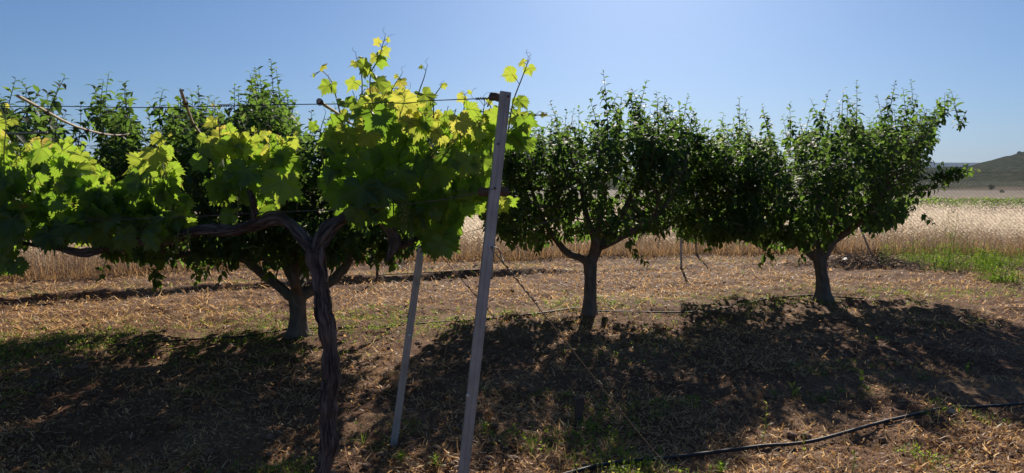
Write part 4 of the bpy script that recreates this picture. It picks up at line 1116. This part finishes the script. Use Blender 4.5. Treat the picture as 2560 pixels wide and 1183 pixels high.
# ------------------------------------------------------------------ oat field behind the fence
def oats():
    g = np.random.default_rng(91)
    n = 75000
    x = g.uniform(-26, 32, n)
    dep = g.gamma(1.0, 5.0, n) + g.uniform(0, .8, n)
    dep = np.minimum(dep, 24 * g.random(n) ** .5 + dep * .2)
    y = fence_y(x) + .12 + dep
    k = (np.abs(x) < y * .74 + 2)
    x, y, dep = x[k], y[k], dep[k]; n = len(x)
    h = g.normal(.84, .11, n) * (.80 + .34 * vnoise(x * .45, y * .45, 92)) * np.clip(.62 + dep * .5, .62, 1)
    h *= np.where(x > 6, 1.06, 1.0)
    a = g.uniform(0, 6.28, n); tl = g.uniform(.02, .32, n)
    lean = np.stack([np.cos(a) * tl + .08, np.sin(a) * tl, np.ones(n)], 1)
    base = np.stack([x, y, np.zeros(n)], 1)
    fr = frames(lean, np.stack([np.cos(a), np.sin(a), np.zeros(n)], 1))
    wd = g.uniform(.003, .006, n) * (1 + dep * .05)
    mb = MB()
    mb.inst(*BLADE, base, fr, np.stack([wd, h, h * .6], 1), np.clip(g.normal(.40, .15, n), 0, 1))
    # leaves lower down, brown
    m = int(n * .8); i = g.integers(0, n, m)
    a2 = g.uniform(0, 6.28, m)
    fr2 = frames(np.stack([np.cos(a2) * .7, np.sin(a2) * .7, g.uniform(.2, 1.2, m)], 1), np.stack([np.cos(a2), np.sin(a2), .5 * np.ones(m)], 1))
    lz = g.uniform(.02, .6, m) * h[i]
    mb.inst(*BLADE, base[i] + lean[i] * lz[:, None], fr2, np.stack([g.uniform(.004, .008, m), g.uniform(.12, .3, m), g.uniform(.12, .3, m)], 1), np.clip(g.normal(.16, .12, m) + lz * .25 + .25 * (vnoise(x[i] * .9, y[i] * .9, 93) - .5), 0, 1))
    # nodding pale panicles
    m = n * 4; i = np.repeat(np.arange(n), 4)
    a3 = g.uniform(0, 6.28, m); u = g.uniform(.66, 1.0, m)
    tip = base[i] + unit(lean[i]) * (h[i] * u)[:, None] + np.stack([np.cos(a3) * .03, np.sin(a3) * .03, np.zeros(m)], 1)
    fr3 = frames(np.stack([np.cos(a3) * .8, np.sin(a3) * .8, g.uniform(-1, .5, m)], 1), np.stack([np.sin(a3), -np.cos(a3), .2 * np.ones(m)], 1))
    s3 = g.uniform(.035, .07, m)
    mb.inst(*SPRIG, tip, fr3, np.stack([s3 * .6, s3, s3], 1), np.clip(g.normal(.86, .07, m), 0, 1))
    stuff(mb.out('oat_field', M_OAT), 'field of ripe pale oats behind the chain link fence', 'oats')
oats()

# grass and weeds at the foot of the oats
def foot_weeds():
    g = np.random.default_rng(95)
    n = 9000
    x = g.uniform(-13, 14, n); y = fence_y(x) + g.normal(-.05, .22, n)
    h = g.gamma(3, .08, n)
    a = g.uniform(0, 6.28, n)
    fr = frames(np.stack([np.cos(a) * .5, np.sin(a) * .5, np.ones(n)], 1), np.stack([np.cos(a), np.sin(a), .2 * np.ones(n)], 1))
    mb = MB(); mb.inst(*BLADE, np.stack([x, y, ground_z(x, y)], 1), fr, np.stack([g.uniform(.004, .008, n), h, h], 1), np.clip(g.normal(.45, .2, n) , 0, 1))
    stuff(mb.out('fence_grass', M_STRAW), 'brown matted grass along the foot of the chain link fence', 'grass')
foot_weeds()

# green weed patch on the right
def weed_patch():
    g = np.random.default_rng(97)
    cen = []
    for _ in range(900):
        px, py = g.uniform(2200, 2680), g.uniform(648, 712)
        lo = 700 - 40 * (2560 - px) / 360
        top = 640 + (px - 2230) * .055
        if py < top or py > 668 + (px - 2200) * .14: continue
        q = gp(px, py)
        if vnoise(q[0] * 1.7, q[1] * 1.7, 98) < .38: continue
        cen.append((q[0], q[1], g.gamma(5, .06) * (.5 + vnoise(q[0] * 1.3, q[1] * 1.3, 99))))
    mb = MB()
    for (cx, cy, h) in cen:
        n = 44
        u = g.random(n)
        a = g.uniform(0, 6.28, n); rr = .11 * np.sqrt(g.random(n)) * (.4 + u)
        p = np.stack([cx + np.cos(a) * rr, cy + np.sin(a) * rr, u * h], 1)
        fr = frames(np.stack([np.cos(a), np.sin(a), g.uniform(.1, 1.4, n)], 1), np.stack([g.normal(0, .4, n), g.normal(0, .4, n), np.ones(n)], 1))
        s = g.uniform(.03, .085, n)
        t0 = np.clip(g.normal(.12, .14), 0, 1)
        s *= .7; mb.inst(*SPRIG, p, fr, np.stack([s * g.choice((.3, .3, .8)), s, s], 1), np.clip(t0 + g.normal(0, .08, n) + .15 * u, 0, 1))
        mb.tube([(cx, cy, -.02), (cx + g.normal(0, .02), cy, h * .5), (cx + g.normal(0, .04), cy, h)], [.004, .003, .002], 4, False, .2)
    stuff(mb.out('weed_patch', M_WEED), 'dense patch of bushy green weeds before the right fence', 'weeds')
weed_patch()

# brush pile and a scrap of plastic by the corner post
def brush():
    g = np.random.default_rng(99)
    c0 = gp(2160, 668)
    mb = MB()
    for k in range(520):
        b_ = np.array((g.normal(0, .62), g.normal(0, .26), 0)); hh = .34 * math.exp(-(b_[0] / .8) ** 2 - (b_[1] / .35) ** 2)
        b_[2] = g.uniform(0, hh + .03)
        d_ = unit(np.array((g.normal(), g.normal(), g.normal(0, .45)))) * g.uniform(.1, .42)
        e_ = b_ + d_; e_[2] = max(.0, e_[2])
        mid = (b_ + e_) / 2 + g.normal(0, .03, 3); mid[2] = max(.0, mid[2])
        mb.tube(smooth_path([b_, mid, e_], 6), [.006, .006, .005, .004, .003, .002], 5, False)
    o = mb.out('brush_pile', M_DARKWOOD); o.location = c0
    tag(o, 'low dark heap of pruned twigs near the fence corner post', 'brush pile')
    p = gp(2112, 656)
    mb = MB(); xs_ = np.linspace(-.09, .09, 7); ys_ = np.linspace(-.05, .05, 5)
    X, Y = np.meshgrid(xs_, ys_); Z = .05 + .05 * vnoise(X * 20, Y * 20, 5) + .03 * np.sin(X * 40)
    V = np.stack([X, Y, Z], -1).reshape(-1, 3); V2 = V - np.array((0, 0, .006))
    q = [(i * 7 + j, i * 7 + j + 1, i * 7 + j + 8, i * 7 + j + 7) for i in range(4) for j in range(6)]
    mb.add(V, q); mb.add(V2, [f[::-1] for f in q])
    o = mb.out('plastic_scrap', M_RAG); o.location = p
    tag(o, 'crumpled white plastic scrap lying beside the dark twig heap', 'scrap')
brush()

# ------------------------------------------------------------------ single weeds and stones in the foreground
def sprout(label, px, py, h, nl, size, t0, lean=(0, 0), name='weed_sprout', group='young weeds in the foreground', wide=.42, spread_=1.0):
    g = np.random.default_rng(int(px * 7 + py))
    p = gp(px, py); p[2] = float(ground_z(p[0], p[1]))
    root = thing(name, label, 'weed', tuple(p), group)
    t = np.linspace(0, 1, 8)[:, None]
    path = t * np.array((lean[0], lean[1], h)) + np.sin(t * 3) * g.normal(0, .008, 3)
    mb = MB(); mb.tube(path, np.linspace(.0028, .0012, 8), 6); mb.out('stem', M_WEED, root)
    mb = MB()
    u = np.linspace(.15, 1, nl); a = np.arange(nl) * 2.4 + g.uniform(0, 6)
    pos = np.stack([np.interp(u, t[:, 0], path[:, k]) for k in range(3)], 1)
    fr = frames(np.stack([np.cos(a) * spread_, np.sin(a) * spread_, .5 + 1.3 * u], 1), np.stack([-np.cos(a), -np.sin(a), np.ones(nl)], 1))
    s = size * (1.15 - .5 * u) * g.uniform(.8, 1.2, nl)
    tv = FL[1][0] * np.array((1, 1, 1))
    mb.inst(tv, FL[1][1], pos, fr, np.stack([s * wide / .42, s, s], 1), np.clip(g.normal(t0, .08, nl), 0, 1))
    mb.out('leaf_cluster', M_WEED, root)
    return root
sprout('two leaved yellowish sprout upright on the lit soil patch', 1984, 995, .10, 3, .10, .75, wide=.3, spread_=.25)
sprout('tall slender weed beside the right foreground hose, drooping yellow leaves', 1906, 1108, .26, 7, .06, .8, (.02, 0), wide=.25)
sprout('small stiff yellow weed poking up over the foreground hose', 2012, 1128, .13, 4, .04, .85, wide=.3, spread_=.3)
sprout('single bright leaf sprout in the shade of the broad tree', 2152, 965, .08, 3, .07, .3, wide=.35, spread_=.3)
sprout('bright leafy sprout alone in the far right shade', 2420, 935, .08, 4, .07, .4, wide=.35, spread_=.4)
sprout('little yellow sprout at the bottom edge under the hose', 2130, 1175, .11, 5, .045, .7, wide=.35)
sprout('low lime green rosette at the foot of the rear steel post', 1002, 1160, .05, 14, .07, .45, wide=.22)
sprout('lime green rosette between the feet of the two steel posts', 1088, 1170, .06, 12, .07, .45, wide=.22)
sprout('green rosette just right of the front steel post', 1215, 1090, .05, 13, .07, .5, wide=.22)
sprout('bright green tuft near the short wooden peg', 1480, 1088, .05, 11, .065, .5, wide=.22)
sprout('green tuft at the bottom beside where the guy wire ends', 1800, 1170, .05, 14, .075, .4, wide=.25)
sprout('pale green sprout beside the end of the long guy wire', 1650, 1135, .05, 7, .05, .5, wide=.3)
sprout('yellow green tuft left of the two leaved sprout', 1932, 990, .05, 12, .055, .72, wide=.35)

def dry_plant(label, px, py, h, seed, tint=.75):
    g = np.random.default_rng(seed)
    p = gp(px, py); p[2] = float(ground_z(p[0], p[1]))
    root = thing('dry_weed', label, 'dry weed', tuple(p), 'dead weeds in the foreground')
    mb = MB(); hd = mb
    for k in range(6):
        a = g.uniform(0, 6.28); e_ = np.array((math.cos(a) * .4, math.sin(a) * .4, 1)) * h * g.uniform(.55, 1)
        pth = smooth_path([(0, 0, 0), e_ * .5 + g.normal(0, .012, 3), e_], 8)
        mb.tube(pth, np.linspace(.0022, .001, 8), 5, False, .5)
        n = 9; u = g.uniform(.5, 1, n); q = np.stack([np.interp(u, np.linspace(0, 1, 8), pth[:, j]) for j in range(3)], 1)
        a2 = g.uniform(0, 6.28, n)
        hd.inst(*SPRIG, q, frames(np.stack([np.cos(a2), np.sin(a2), g.normal(.2, .5, n)], 1), np.tile((0, 0, 1.0), (n, 1)) + g.normal(0, .3, (n, 3))),
                np.stack([g.uniform(.006, .012, n), g.uniform(.015, .035, n), g.uniform(.01, .02, n)], 1), np.clip(g.normal(tint, .15, n), 0, 1))
    mb.out('dead_stems', M_STRAW, root)
dry_plant('pale dead weed with curled leaves leaning on the rear post foot', 992, 1085, .20, 1, .9)
dry_plant('small pale dead weed just right of the rear post', 1033, 1065, .14, 2, .9)
dry_plant('tall dead weed in the shade right of the front post', 1222, 1060, .24, 3, .8)
dry_plant('tawny dead weed bent over, left of the wooden peg', 1342, 1035, .19, 4, .7)
dry_plant('dead yellow weed left of the two leaved sprout', 1895, 1015, .20, 5, .6)
dry_plant('dry grass clump catching light left of the vine trunk', 272, 1150, .17, 6, .7)
dry_plant('straggly dead weed in the shade far left of the vine trunk', 435, 1060, .16, 7, .6)
dry_plant('dead weed glowing where sun hits right of the long guy wire', 1625, 975, .12, 8, .85)

def stone(label, px, py, s, seed):
    g = np.random.default_rng(seed)
    p = gp(px, py); p[2] = float(ground_z(p[0], p[1])) + s * .2
    mb = MB()
    n1, n2 = 9, 14
    V = []
    for i in range(n1):
        ph = -math.pi / 2 + math.pi * (i + .5) / n1
        for j in range(n2):
            th = 2 * math.pi * j / n2
            d_ = np.array((math.cos(ph) * math.cos(th), math.cos(ph) * math.sin(th), math.sin(ph)))
            k = .75 + .5 * float(vnoise(d_[0] * 1.7 + seed, d_[1] * 1.7 + d_[2] * 2.3, 5))
            V.append(d_ * k * np.array((1.25, .9, .65)) * s)
    f = [(i * n2 + j, i * n2 + (j + 1) % n2, (i + 1) * n2 + (j + 1) % n2, (i + 1) * n2 + j) for i in range(n1 - 1) for j in range(n2)]
    f += [tuple(range(n2))[::-1], tuple(range((n1 - 1) * n2, n1 * n2))]
    mb.add(V, f)
    o = mb.out('stone', M_STONE); o.location = p
    o.data.materials[0] = M_STONE if 'pale' in label else M_CLOD
    tag(o, label, 'stone', 'stones on the soil')
stone('rounded brown clod like stone just above the foreground hose', 2015, 1088, .028, 3)
stone('pale stone half under the foreground hose at right', 2380, 1040, .03, 5)
stone('dark stone below the hose in front of the left trees', 205, 930, .045, 8)
stone('dark red stone on the hose line left of the forked tree', 410, 853, .05, 9)

# ------------------------------------------------------------------ far things
def vineyard():
    g = np.random.default_rng(101)
    mb = MB(); n = 42000
    x = g.uniform(-70, 80, n); y = 58 + 9 * np.floor(g.random(n) * 3) / 3 + g.normal(0, .4, n)
    z = g.random(n) ** .8 * (.62 + .2 * vnoise(x * .8, y, 102)); a = g.uniform(0, 6.28, n)
    fr = frames(np.stack([np.cos(a), np.sin(a), g.uniform(-.6, .8, n)], 1), np.stack([g.normal(0, .5, n), g.normal(0, .5, n), np.ones(n)], 1))
    s = g.uniform(.12, .26, n)
    mb.inst(*SPRIG, np.stack([x, y, z], 1), fr, np.stack([s * 1.2, s, s], 1), np.clip(g.normal(.3, .2, n), 0, 1))
    stuff(mb.out('crop_rows', M_WEED), 'strip of low green crop rows beyond the oat field', 'crops')
vineyard()

M_BUSH = leaf_mat('scrub_leaf', [(0, (.02, .035, .015)), (1, (.05, .06, .03))], [(0, (.03, .06, .01)), (1, (.07, .1, .03))], .25, .7, .1)
def bush(label, px, py, d, w_, h_):
    g = np.random.default_rng(int(px + py))
    p = pt(px, py, d)
    n = 900
    u = unit(g.normal(0, 1, (n, 3))) * (g.random((n, 1)) ** .4) * np.array((w_, w_ * .8, h_)) * .5
    u[:, 2] += h_ * .5; u *= (.8 + .45 * vnoise(u[:, 0] / w_ * 5 + 5, u[:, 2] / h_ * 5 + u[:, 1] / w_ * 3, int(px)))[:, None]
    a = g.uniform(0, 6.28, n)
    fr = frames(np.stack([np.cos(a), np.sin(a), g.normal(0, .6, n)], 1), g.normal(0, .5, (n, 3)) + np.array((0, 0, 1)))
    s = g.uniform(.08, .2, n) * w_
    root = thing('bush', label, 'bush', tuple(p), 'bushes on the far fields')
    mb = MB(); mb.inst(*SPRIG, u, fr, np.stack([s, s, s], 1), g.random(n)); mb.out('crown', M_BUSH, root)
    mb = MB(); mb.tube([(0, 0, -.6), (0, 0, h_ * .3), (.1, 0, h_ * .6)], [w_ * .05, w_ * .04, w_ * .02], 7); mb.out('trunk', M_BARK, root)
bush('dark lone bush on the plain below the hill', 2478, 474, 330, 2.6, 2.0)
bush('smaller dark bush low on the tan field near the right edge', 2505, 484, 250, 1.5, 1.2)
bush('bush standing on the skyline where the hill begins', 2413, 421, 880, 6.5, 5)
def outcrop():
    p = pt(2548, 385, 905)
    g = np.random.default_rng(5); mb = MB()
    for (cx, w_, h_) in ((0, 2.6, 3.4), (1.6, 1.8, 2.4), (-1.5, 1.5, 1.8)):
        n2 = 10; V = []
        for i, (rr, z) in enumerate(((1, -2), (1, .2), (.92, .6), (.62, .9), (.2, 1.0))):
            for j in range(n2):
                th = 2 * math.pi * j / n2; k = rr * (1 + g.normal(0, .07))
                V.append((cx + math.cos(th) * k * w_, math.sin(th) * k * w_, z * h_))
        f = [(i * n2 + j, i * n2 + (j + 1) % n2, (i + 1) * n2 + (j + 1) % n2, (i + 1) * n2 + j) for i in range(4) for j in range(n2)] + [tuple(range(4 * n2, 5 * n2))]
        mb.add(V, f)
    o = mb.out('rock_outcrop', M_STONE, None, False); o.location = p
    tag(o, 'small pale rock outcrop sticking up from the hill crest', 'rock')
outcrop()

# ------------------------------------------------------------------ haze
def haze():
    m, n, l = mat('haze_air')
    v = n.new('ShaderNodeVolumePrincipled')
    v.inputs['Color'].default_value = (.5, .68, 1.0, 1)
    v.inputs['Density'].default_value = HAZE
    o = n.new('ShaderNodeOutputMaterial'); l.new(v.outputs[0], o.inputs['Volume'])
    mb = MB(); mb.box((0, 3300, 160), (16000, 8200, 330))
    stuff(mb.out('haze', m, None, False), 'thin bluish haze in the air before the far hills', 'haze')
HAZE = 8e-5
if HAZE: haze()
